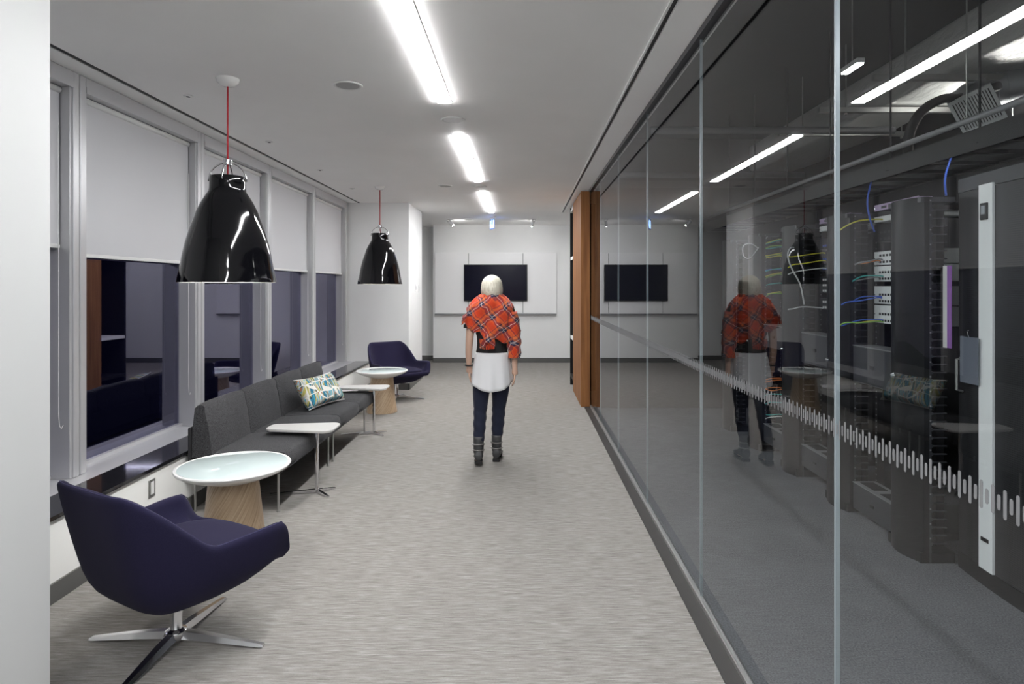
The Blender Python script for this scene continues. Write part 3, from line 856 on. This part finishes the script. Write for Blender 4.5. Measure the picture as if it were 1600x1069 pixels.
# shawl: from the neck over both shoulders, hem lower on the right and at the back
rows = []
NA = 96
for i in range(26):
    f = i/25; row = []
    for j in range(NA):
        a = 2*PI*j/NA                               # 0 = right, pi = left, 3pi/2 = back
        c, s = cos(a), sin(a)
        backness = max(0, -s)
        hem = 1.24 - .10*backness - .10*max(0, c)**2 + .02*max(0, -c) + .03*sin(a*3+1)
        tip = .07*math.exp(-((a-1.45*PI)/.25)**2)
        hem -= tip
        g = f**1.15
        sh_ = sst(0, .42, f)
        rx = .066+.142*sh_-.012*f; ry = .072+.060*sh_+.016*sst(.2, .9, f)
        slope = 1.515-.115*sh_*abs(c)**1.5-.09*sh_*(1-abs(c))
        z = slope if f < .42 else slope+(hem-slope)*((f-.42)/.58)
        if f < .42: z = 1.53 + (slope-1.53)*sst(0, .42, f)
        fold = (.011*sin(a*5+f*9+1.2)+.008*sin(a*9-f*14)+.005*sin(a*17+f*5))*(.35+f)
        if c < -.2: fold += .018*math.exp(-((f-.5)/.25)**2)*(-c)
        row.append(((rx+fold)*c*1.0, (ry+fold)*s, z+.006*sin(a*8+f*6)))
    rows.append(row)
so = MB().grid(rows, close_u=True).build('shawl', M['plaid'], person, smooth=True)
md = so.modifiers.new('solid', 'SOLIDIFY'); md.thickness = .010; md.offset = 0
# shawl end wrapped down the right arm
pts = smooth_path([(.165, -.01, 1.36, ), (.192, -.02, 1.22), (.203, -.03, 1.08), (.21, -.035, .95)], 5)
rr = [.068, .070, .071, .070, .069, .068, .068, .067, .066, .066, .065, .062, .060, .058, .056, .055]
sb = MB().tube(pts, rr[:len(pts)], 20, cap=False)
for q in sb.bm.verts: q.co.x += .006*sin(q.co.z*60+q.co.y*50); q.co.y += .006*sin(q.co.z*45)
so2 = sb.build('shawl_end', M['plaid'], person, smooth=True)
md = so2.modifiers.new('solid', 'SOLIDIFY'); md.thickness = .006
# rolled collar, shoulder bundle and fringe
pts = [(.072*cos(a), .005+.070*sin(a), 1.505+.012*sin(a*2)-.02*max(0, -sin(a))) for a in [2*PI*q/28 for q in range(29)]]
MB().tube(pts, .024, 12, cap=False).build('shawl_collar', M['plaid'], person, smooth=True)
pts = smooth_path([(-.03, -.085, 1.49), (-.11, -.075, 1.44), (-.175, -.06, 1.38), (-.205, -.05, 1.30), (-.20, -.055, 1.22)], 4)
MB().tube(pts, [.022+.02*sin(PI*q/(len(pts)-1)) for q in range(len(pts))], 12).build('shawl_roll', M['plaid'], person, smooth=True)
fr = MB()
for q in range(16):
    a = q/15
    x0, y0_, z0 = -.195-.03*sin(a*PI), -.075+.09*a, 1.36-.09*a*0-.03*random.random()
    fr.tube([(x0, y0_, z0), (x0-.03-.01*random.random(), y0_-.01, z0-.02), (x0-.035-.02*random.random(), y0_-.012, z0-.075-.02*random.random())], .0035, 5)
for q in range(18):
    x0 = -.10+.13*q/17; z0 = 1.075+.03*abs(x0+.03)*4
    fr.tube([(x0, -.158, z0+.05), (x0+.004, -.160, z0), (x0+.006*random.uniform(-1, 1), -.158, z0-.04)], .003, 5)
fo = fr.build('fringe', M['plaid'], person); fo['kind'] = 'stuff'
# bob haircut: shell with straight hem below the ears, open at the face
rows = []
for i in range(20):
    f = i/19; row = []
    for j in range(60):
        a = 2*PI*j/60
        c, s = cos(a), sin(a)
        if f < .55:
            ph = PI/2*(1-f/.55)
            r = cos(ph); z = sin(ph)
            row.append((c*r*.097, .012+s*r*.112, 1.610+z*.098))
        else:
            g = (f-.55)/.45
            hem = 1.500+.020*max(0, -s)
            z = 1.610+(hem-1.610)*g
            bul = 1+.07*sin(g*PI)-.10*g*g
            face = max(0, s)**3
            rr_ = 1-.0*face
            row.append((c*.097*bul*rr_, .012+s*.112*bul*rr_, z+face*.0))
    rows.append(row)
hb = MB().grid(rows, close_u=True)
kill = [f for f in hb.bm.faces if f.calc_center_median().y > .075 and f.calc_center_median().z < 1.645]
bmesh.ops.delete(hb.bm, geom=kill, context='FACES')
bmesh.ops.remove_doubles(hb.bm, verts=hb.bm.verts, dist=.0005)
ho = hb.build('hair', M['hair'], person, smooth=True)
md = ho.modifiers.new('solid', 'SOLIDIFY'); md.thickness = .012; md.offset = -1
# watch on the left wrist
pts = [(-.212+.031*cos(a), .018+.031*sin(a), .875) for a in [2*PI*q/20 for q in range(21)]]
MB().tube(pts, .007, 8, cap=False).build('watch', M['tee'], person, smooth=True)
def boot(cx, ankle_y, ankle_z, pitch, yaw):
    """short ankle boot along +y, origin at the ankle axis on the floor"""
    rows = []
    for s_, hw, top, bottom in ((-.075, .030, .075, .012), (-.07, .036, .10, .006), (-.03, .040, .11, .004), (.02, .041, .10, .004), (.07, .044, .072, .004), (.12, .046, .054, .004), (.155, .036, .040, .008), (.168, .018, .028, .014)):
        row = []
        for k in range(16):
            a = 2*PI*k/16
            row.append((hw*cos(a)*(1 if sin(a) > 0 else .95), s_, bottom+(top-bottom)*(.5+.5*sin(a))*1.0))
        rows.append(row)
    mb = MB().grid(rows, close_u=True, cap=True)
    mt = Matrix.Translation((cx, ankle_y, ankle_z)) @ Matrix.Rotation(yaw, 4, 'Z') @ Matrix.Rotation(pitch, 4, 'X')
    mb.lathe([(.044, .07), (.046, .12), (.047, .19), (.049, .215), (.045, .216)], 18, 0, -.018)
    mb.xf(mt)
    o = mb.build('boot', M['boot'], person, smooth=True)
    MB().box(-.032, .032, -.078, -.028, -.020, .010, .004).xf(mt).build('heel', M['tee'], o)
    MB().box(-.036, .036, .04, .155, -.006, .006, .003).xf(mt).build('sole', M['tee'], o)
    for z in (.10, .15):
        pts = [(.052*cos(a), -.018+.054*sin(a), z) for a in [2*PI*q/20 for q in range(21)]]
        MB().tube(pts, .006, 6, cap=False).xf(mt).build('strap', M['strap'], o, smooth=True)
boot(.045, .035, .02, 0, rad(-4))
boot(-.113, -.132, .034, rad(-8), rad(4))
bm_cl.free()

# ------------------------------------------------------------------ server room: racks, managers, cabinet
RX = 2.50          # equipment plane
MANY = [3.70, 4.54, 5.38, 6.22, 7.06]
RTOP = 2.12
fing = None
posn = ['nearest', 'second', 'third', 'fourth', 'fifth']
for q, y0 in enumerate(MANY):
    t = thing('cable_manager', f'{posn[q]} tall black cable manager with bulging door, counting from the silver trimmed cabinet', 'cable manager', (2.30, y0, 0), 0, 'black cable managers between the racks')
    D = .33
    rows = []
    for z in (.0, .03, RTOP-.02, RTOP):
        row = []
        for k in range(11):
            f = k/10
            row.append((.02-.055*sin(PI*f)**.8, D*f, z))
        row += [(.05, D, z), (.05, 0, z)]
        rows.append(row)
    MB().grid(rows, close_u=True, cap=True).build('door', M['rackdoor'], t, angle=40)
    part('spine', .155, .20, .10, D-.10, .0, RTOP, M['black'], t)
    part('side_flange', .05, .062, .0, .012, 0, RTOP, M['dark_grey'], t)
    mb = MB()
    for k in range(24): mb.box(.052, .060, -.002, .0, .14+k*.085, .148+k*.085)
    mb.build('screw_row', M['mid_grey'], t)['kind'] = 'stuff'
    part('foot', .0, .20, .0, D, 0, .06, M['black'], t)
    part('top_plate', .0, .20, .0, D, RTOP-.03, RTOP-.001, M['dark_grey'], t)
    MB().lathe([(.012, 0), (.016, .006), (.010, .02), (.004, .022)], 12).xf(Matrix.Translation((-.035, D*.62, 1.06)) @ Matrix.Rotation(-PI/2, 4, 'Y')).build('door_knob', M['chrome'], t, angle=40)
    for k in range(42):
        z = .11+k*.0472
        if fing is None:
            fing = MB().box(.062, .155, .004, .016, -.0028, .0028).box(.062, .072, .002, .018, -.008, .008).build('cable_finger', M['dark_grey'], t, loc=(0, 0, z))
        else: inst(fing, t, (0, 0, z))
bays = [(4.03, 4.54), (4.87, 5.38), (5.71, 6.22), (6.55, 7.06)]
for q, (a, b) in enumerate(bays):
    t = thing('server_rack', f'open black equipment rack, {posn[q]} beyond the silver trimmed cabinet', 'rack', (RX, (a+b)/2, 0), 0, 'open black equipment racks')
    h = (b-a)/2
    for s in (-1, 1):
        part('front_post', .0, .05, s*h-(.024 if s > 0 else 0), s*h+(.024 if s < 0 else 0), 0, RTOP-.03, M['black'], t)
        part('rear_post', .62, .67, s*h-(.024 if s > 0 else 0), s*h+(.024 if s < 0 else 0), 0, RTOP-.03, M['black'], t)
        mb = MB()
        for k in range(48): mb.box(-.002, .0, s*(h-.014)-.005, s*(h-.014)+.005, .10+k*.042, .108+k*.042)
        o = mb.build('screw_holes', M['mid_grey'], t); o['kind'] = 'stuff'
    part('base', 0, .67, -h, h, 0, .05, M['black'], t)
    part('top_plate', 0, .67, -h, h, RTOP-.035, RTOP-.004, M['black'], t)
    part('back_sheet', .66, .67, -h, h, .05, RTOP-.03, M['black'], t)
def ry(q): return bays[q]
bayname = ['rack bay nearest the silver trimmed cabinet', 'second rack bay from the silver trim', 'third rack bay from the silver trim', 'fourth rack bay from the silver trim']
def unit(q, z0, z1, kind, m, label, depth=.35, proud=0.0, ports=0, portcol=None):
    a, b = bays[q]; cy = (a+b)/2; h = (b-a)/2-.002
    t = thing(kind, label, 'rack equipment', (RX-.002-proud, cy, z0))
    H = z1-z0
    part('chassis', 0, depth+proud, -h+.026, h-.026, .001, H-.001, m, t, .002)
    part('faceplate', -.006, 0, -h, h, .001, H-.001, m, t, .001)
    n = max(1, int(ports))
    if ports:
        mb = MB()
        for rrow in range(max(1, int(H/.045))):
            for k in range(n):
                yy = -h+.05+(2*h-.1)*k/n
                mb.box(-.008, -.005, yy, yy+.6*(2*h-.1)/n, .012+rrow*.045, .028+rrow*.045)
        o = mb.build('ports', portcol or M['black'], t); o['kind'] = 'stuff'
    for s in (-1, 1):
        MB().lathe([(.005, 0), (.005, .004)], 8).xf(Matrix.Translation((-.006, s*(h-.012), H/2)) @ Matrix.Rotation(-PI/2, 4, 'Y')).build('screw', M['chrome'], t)
    return t
def zy(py, Y): return 1.6+(448-py)*Y/1000
Y0 = 4.46
unit(0, zy(329, Y0), zy(319, Y0), 'power_meter', mat('lilac', (.42, .30, .50), .4), 'small lilac power meter at the top of the '+bayname[0], .1, 0, 4)
unit(0, zy(347, Y0), zy(338, Y0), 'rack_tray', M['silver'], 'thin silver shelf under the lilac meter of the '+bayname[0], .3)
unit(0, zy(414, Y0), zy(393, Y0), 'network_switch', M['silver'], 'topmost silver network switch in the '+bayname[0], .35, 0, 10)
unit(0, zy(440, Y0), zy(416, Y0), 'network_switch', M['silver'], 'silver network switch with orange cables in the '+bayname[0], .35, 0, 12)
unit(0, zy(475, Y0), zy(447, Y0), 'network_switch', M['silver'], 'silver network switch with blue cables in the '+bayname[0], .35, 0, 12)
unit(0, zy(505, Y0), zy(477, Y0), 'network_switch', M['silver'], 'lowest silver network switch in the '+bayname[0], .35, 0, 12)
unit(0, zy(378, Y0), zy(350, Y0), 'patch_unit', M['black'], 'black patch panel below the silver shelf of the '+bayname[0], .1, 0, 8, M['dark_grey'])
Y1 = 5.28
unit(1, zy(349, Y1), zy(341, Y1), 'power_meter', mat('lilac_dim', (.42, .30, .50), .4), 'small lilac power meter at the top of the '+bayname[1], .1, 0, 4)
unit(1, zy(361, Y1), zy(353, Y1), 'rack_tray', M['silver'], 'thin silver shelf in the '+bayname[1], .3)
for k, (p0, p1) in enumerate(((372, 388), (393, 409), (412, 424), (432, 458), (466, 484))):
    unit(1, zy(p1, Y1), zy(p0, Y1), 'patch_unit', M['dark_grey'], ['topmost', 'second', 'third', 'fourth', 'lowest'][k]+' blue grey patch panel of the '+bayname[1], .1, 0, 12, M['blue'] if k < 3 else M['silver'])
Y2 = 6.1
for k in range(8):
    p0 = 366+k*13
    unit(2, zy(p0+11, Y2), zy(p0, Y2), 'patch_unit', M['black'], ['topmost', 'second', 'third', 'fourth', 'fifth', 'sixth', 'seventh', 'lowest'][k]+' black patch panel of the '+bayname[2], .1, 0, 12, M['white_cable'] if k % 2 else M['blue'])
# grey boxes that stand proud of the racks
def proud_box(q, z0, z1, label, holes=False):
    a, b = bays[q]; h = (b-a)/2-.004
    t = thing('equipment_box', label, 'rack equipment', (RX-.16, (a+b)/2, z0))
    H = z1-z0
    part('casing', 0, .158, -h, h, 0, H, M['dark_grey'], t, .003)
    part('lid', -.004, .158, -h, h, H, H+.006, M['mid_grey'], t, .001)
    if holes:
        for s in (-1, 1):
            part('cutout', .03, .125, s*h*.5-.09, s*h*.5+.09, H+.006, H+.0075, M['black'], t)
    part('latch', -.008, 0, -.02, .02, H*.45, H*.55, M['black'], t)
proud_box(0, zy(604, 4.3), zy(545, 4.3), 'dark grey equipment box at waist height in the '+bayname[0])
proud_box(0, zy(812, 4.3), zy(770, 4.3), 'dark grey floor box with cut-out lid in the '+bayname[0], True)
proud_box(1, zy(572, 5.1), zy(524, 5.1), 'dark grey equipment box at waist height in the '+bayname[1])
proud_box(1, zy(742, 5.1), zy(708, 5.1), 'dark grey floor box with cut-out lid in the '+bayname[1], True)
proud_box(2, zy(545, 5.95), zy(510, 5.95), 'dark grey equipment box at waist height in the '+bayname[2])
proud_box(2, zy(700, 5.95), zy(672, 5.95), 'dark grey floor box with cut-out lid in the '+bayname[2], True)
# patch cables: each one loops out of a port towards the manager
NTH = ['topmost', 'second', 'third', 'fourth', 'fifth', 'sixth', 'seventh', 'eighth']
def cables(q, Y, items):
    a, b = bays[q]; seen = {}
    for py, col, dx in items:
        z = zy(py, Y)
        ys = b-.06-random.random()*.06; drop = .008+.03*random.random()
        p = smooth_path([(RX-.008, ys, z), (RX-.035, ys+.01, z+.004), (RX-dx*.7, min(b+.03, ys+.06), z-drop*.3+random.uniform(-.012, .014)), (RX-dx, b+.015, z-drop+random.uniform(-.012, .01)), (RX-dx*1.15, b+.045, z-drop*1.6)], 4)
        o = MB().tube(p, .0050, 6).build('patch_cable', M[col], smooth=True)
        k = seen.get(col, 0); seen[col] = k+1
        nm = col.replace('_cable', '')
        tag(o, f'{NTH[k]} {nm} patch cable {"" if k == 0 else "from the top "}in the {bayname[q]}', 'cable', f'{nm} patch cables in the {["first", "second", "third"][q]} rack bay')
cables(2, Y2, [(p_, c_, .15) for p_, c_ in ((374, 'yellow'), (375, 'teal'), (384, 'green'), (386, 'teal'), (396, 'yellow'), (398, 'green'), (400, 'yellow'), (420, 'teal'), (422, 'blue'), (427, 'yellow'), (429, 'green'), (443, 'teal'), (457, 'yellow'), (459, 'green'), (593, 'orange'), (595, 'orange'), (608, 'orange'), (610, 'orange'), (618, 'teal'), (631, 'teal'), (650, 'teal'), (653, 'white_cable'))])
cables(0, Y0, [(344, 'yellow', .2), (406, 'grey_cable', .15), (408, 'orange', .13), (410, 'grey_cable', .16), (432, 'teal', .17), (434, 'grey_cable', .14), (464, 'blue', .16), (466, 'blue', .19), (500, 'blue', .19), (502, 'yellow', .15), (503, 'green', .2)])
cables(1, Y1, [(396, 'yellow', .22), (408, 'yellow', .22), (420, 'white_cable', .22), (482, 'white_cable', .22)])
o = MB().tube(smooth_path([(2.33, 5.42, 1.92), (2.27, 5.42, 1.93), (2.24, 5.41, 1.86), (2.27, 5.40, 1.75), (2.33, 5.38, 1.62), (2.36, 5.37, 1.45)], 5), .006, 6).build('loose_cable', M['white_cable'], smooth=True)
tag(o, 'loose white cable hanging in an arch before the second rack bay', 'cable')
o = MB().tube(smooth_path([(2.40, 6.26, 2.10), (2.30, 6.25, 1.98), (2.22, 6.25, 1.88), (2.16, 6.26, 1.90), (2.16, 6.27, 2.0), (2.24, 6.27, 2.02), (2.32, 6.26, 1.96)], 5), .005, 6).build('loose_cable', M['white_cable'], smooth=True)
tag(o, 'loose white cable coiled high before the third rack bay', 'cable')
o = MB().tube(smooth_path([(2.44, 4.44, 1.98), (2.40, 4.43, 2.08), (2.38, 4.42, 2.2), (2.42, 4.43, 2.36)], 5), .006, 6).build('loose_cable', M['blue'], smooth=True)
tag(o, 'loose blue cable rising to the tray above the first rack bay', 'cable')
o = MB().tube(smooth_path([(2.46, 3.72, 2.13), (2.44, 3.70, 2.22), (2.46, 3.69, 2.32), (2.50, 3.70, 2.40)], 5), .006, 6).build('loose_cable', M['blue'], smooth=True)
tag(o, 'loose blue cable rising to the tray by the silver trimmed cabinet', 'cable')

# enclosed cabinet with a bowed perforated door and silver trim
cb = thing('server_cabinet', 'tall black server cabinet with perforated door and silver trim at the right edge', 'cabinet', (2.49, 3.10, 0))
def bow(y): return -.035*(1-(y/.56)**2)
def bowed(y0, y1, z0, z1, th, off=0.0, n=10):
    rows = []
    for z in (z0, z1):
        fr_ = [(bow(y0+(y1-y0)*k/n)+off, y0+(y1-y0)*k/n, z) for k in range(n+1)]
        bk_ = [(bow(y0+(y1-y0)*k/n)+off+th, y0+(y1-y0)*k/n, z) for k in range(n, -1, -1)]
        rows.append(fr_+bk_)
    return MB().grid(rows, close_u=True, cap=True)
part('side_panel', .03, 1.0, .53, .556, .05, 2.19, M['black'], cb)
part('side_panel', .03, 1.0, -.556, -.53, .05, 2.19, M['black'], cb)
part('back_panel', .98, 1.0, -.53, .53, .05, 2.19, M['black'], cb)
part('roof', .0, 1.0, -.56, .56, 2.19, 2.21, M['black'], cb)
bowed(-.56, .56, 0, .09, .06).build('plinth', M['black'], cb, angle=40)
bowed(-.56, .56, 2.135, 2.21, .04).build('head_frame', M['dark_grey'], cb, angle=40)
bowed(.352, .555, .095, 2.13, .02).build('fixed_panel', M['perf'], cb, angle=40)
bowed(-.555, .236, .095, 2.13, .02).build('perforated_door', M['perf'], cb, angle=40)
tr = bowed(.24, .35, .095, 2.145, .03, -.012, 6).build('silver_trim', M['silver'], cb, angle=40)
dsp = part('display', bow(.3)-.022, bow(.3)-.010, .272, .325, 1.955, 2.045, M['black'], tr, .003)
part('nameplate', bow(.3)-.016, bow(.3)-.010, .268, .325, .245, .265, M['black'], tr)
part('display_screen', bow(.3)-.0235, bow(.3)-.0215, .285, .312, 1.985, 2.03, M['lcd'], cb)
hn = MB().tube([(bow(.5)-.006, .505, 1.20), (bow(.5)-.04, .505, 1.19), (bow(.5)-.04, .505, 1.02), (bow(.5)-.006, .505, 1.01)], .008, 8).build('door_handle', M['steel'], cb)
part('lock', bow(.5)-.018, bow(.5), .49, .52, 1.20, 1.24, M['chrome'], cb, .003)
t = thing('reflection_strip', 'vertical white and purple strip imitating a window reflection beside the silver trimmed cabinet', 'label', (2.445, 3.66, 1.25))  # solid strip added to imitate a window reflection in the glass
part('white_band', -.02, -.017, .0, .035, 0, .47, M['off_white'], t)
part('purple_reflection', -.02, -.017, -.037, -.001, 0, .47, M['purple'], t)
t = thing('document_pocket', 'clear plastic document pocket hanging on the cabinet panel', 'pocket', (2.46, 3.50, 1.07))
part('sleeve', -.022, -.018, -.07, .07, 0, .255, M['pocket'], t)
MB().tube(smooth_path([(-.02, .0, .25), (-.03, .0, .285), (-.012, .0, .29)], 4), .003, 6).build('hook', M['chrome'], t)

# ------------------------------------------------------------------ server room ceiling services
# black cable tray above the racks, and a pale conduit on top of it
t = thing('cable_tray', 'long black cable tray hanging above the racks', 'cable tray', (2.35, 0, 2.31))
part('side_rail', .0, .012, 2.4, 8.3, .0, .11, M['black'], t)
part('side_rail', .40, .412, 2.4, 8.3, .0, .11, M['black'], t)
for k in range(20): part('rung', .012, .40, 2.5+k*.3, 2.53+k*.3, .0, .02, M['black'], t)
rods = MB()
for y in (3.3, 4.1, 4.9, 5.7, 6.5, 7.3):
    MB().tube([(.006, y, .0), (.006, y, 1.24)], .006, 6).build('hanger_rod', M['black'], t)
o = MB().tube([(2.36, 2.5, 2.48), (2.36, 8.3, 2.48)], .017, 12).build('conduit_pipe', M['mid_grey'], smooth=True)
tag(o, 'straight pale conduit running along the top of the black cable tray', 'pipe')
# foil wrapped ducts on strut trapezes
def duct(name, x0, x1, y0, y1, z0, z1, label, sag=.03):
    rows = []
    n = 14
    for i in range(n+1):
        y = y0+(y1-y0)*i/n
        row = []
        for (cx, cz, a0) in ((x1-.04, z1-.04, 0), (x0+.04, z1-.04, PI/2), (x0+.04, z0+.04, PI), (x1-.04, z0+.04, 1.5*PI)):
            for k in range(4):
                a = a0+PI/2*k/3
                row.append((cx+.04*cos(a), y, cz+.04*sin(a)-(sag*abs(sin(PI*i/3.5)) if cz < (z0+z1)/2 else 0)+random.uniform(-.006, .006)))
        rows.append(row)
    o = MB().grid(rows, close_u=True, cap=True).build(name, M['foil'], smooth=True)
    tag(o, label, 'duct'); return o
duct('foil_duct', 2.90, 3.48, 3.0, 8.2, 3.08, 3.40, 'wide silver foil wrapped duct running over the racks')
for q, y in enumerate((4.35, 5.15, 5.95)):
    t = thing('strut_trapeze', ['nearest', 'middle', 'farthest'][q]+' steel strut trapeze carrying the foil duct', 'bracket', (3.0, y, 3.0), 0, 'steel strut trapezes under the duct')
    part('strut', -.62, .55, -.02, .02, 0, .04, M['steel'], t)
    for x in (-.40, .52):
        MB().tube([(x, 0, -.02), (x, 0, .555)], .006, 6).build('rod', M['steel'], t)
        MB().lathe([(.014, -.02), (.014, -.004)], 6, x, 0).build('nut', M['steel'], t)
# louvred supply grille on a spiral duct
gq = thing('air_grille', 'tilted square air grille on the end of a round metal duct', 'grille', (2.98, 4.2, 2.76))
R = Matrix.Rotation(rad(-38), 4, 'X') @ Matrix.Rotation(0, 4, 'Z')
Rg = Matrix.Rotation(rad(-30), 4, 'Z') @ Matrix.Rotation(rad(30), 4, 'X') @ Matrix.Rotation(rad(-24), 4, 'Y')
S = .105
for nm, bx_ in (('frame_rail', (-S-.02, S+.02, -.012, .012, S, S+.022)), ('frame_rail', (-S-.02, S+.02, -.012, .012, -S-.022, -S)), ('frame_rail', (-S-.02, -S, -.012, .012, -S, S)), ('frame_rail', (S, S+.02, -.012, .012, -S, S))):
    MB().box(*bx_).xf(Rg).build(nm, M['silver'], gq)
for k in range(13):
    x = -S+.012+k*(2*S-.024)/12
    MB().box(x-.005, x+.005, -.006, .008, -S, S).xf(Rg).build('louvre', M['silver'], gq)
MB().box(-S, S, .012, .02, -S, S).xf(Rg).build('damper', M['black'], gq)
MB().box(-S-.005, S+.005, .02, .25, -S-.005, S+.005).xf(Rg).build('plenum', M['galv'], gq)
c0 = Rg @ Vector((0, .25, 0))
pts = smooth_path([c0-(Rg@Vector((0, .03, 0))), c0, c0+Vector((.13, .06, .06)), c0+Vector((.30, .0, .10)), c0+Vector((.6, -.15, .12))], 6)
dd = MB().tube(pts, .12, 28)
dd.build('round_duct', M['galv'], gq, smooth=True)
for i in range(4, len(pts)-1, 3):
    MB().tube([pts[i], pts[i]+(pts[i+1]-pts[i]).normalized()*.012], .124, 28).build('seam_ring', M['galv'], gq, smooth=False)
# big black cable bundle arching from the ceiling to the tray
o = MB().tube(smooth_path([(2.48, 4.1, 2.34), (2.47, 4.1, 2.55), (2.56, 4.12, 2.72), (2.75, 4.2, 2.83), (2.95, 4.3, 2.87), (3.2, 4.3, 2.95)], 6), .03, 12).build('cable_bundle', M['black'], smooth=True)
tag(o, 'thick black cable bundle arching down to the cable tray', 'cable')
# small lamps over the racks
def racklamp(x, y, z, label):
    t = thing('rack_lamp', label, 'light', (x, y, z), 0, 'small lamps above the racks')
    part('lens', -.02, .02, -.10, .10, -.008, 0, M['led_lamp'], t)
    part('housing', -.024, .024, -.105, .105, 0, .03, M['silver'], t)
    MB().tube([(0, 0, .03), (0, 0, 3.55-z)], .004, 6).build('rod', M['steel'], t)
racklamp(2.42, 3.49, 2.37, 'small bright lamp hanging over the silver trimmed cabinet')
racklamp(2.11, 4.1, 3.0, 'small bright lamp high above the server aisle')
t = thing('added_uplight', 'small unseen lamp added to brighten the silver duct from below', 'light', (3.42, 4.6, 2.72))  # added lamp, out of sight behind the tray rail, brightens the foil
part('lens', -.05, .05, -.15, .15, 0, .006, emit('added_uplight_lens', (1, .97, .92), 90), t)
part('housing', -.055, .055, -.155, .155, -.05, 0, M['dark_grey'], t)
MB().tube([(.052, 0, -.02), (.10, 0, .02), (.10, 0, .83)], .004, 6).build('rod', M['steel'], t)
# pipes crossing the server ceiling
for q, (y, z) in enumerate(((5.0, 2.82), (6.6, 2.75))):
    o = MB().tube([(1.0, y, z), (2.9, y, z)], .03, 12).build('ceiling_pipe', M['dark_grey'], smooth=True)
    tag(o, ['nearer', 'farther'][q]+' dark pipe crossing the server room ceiling', 'pipe')
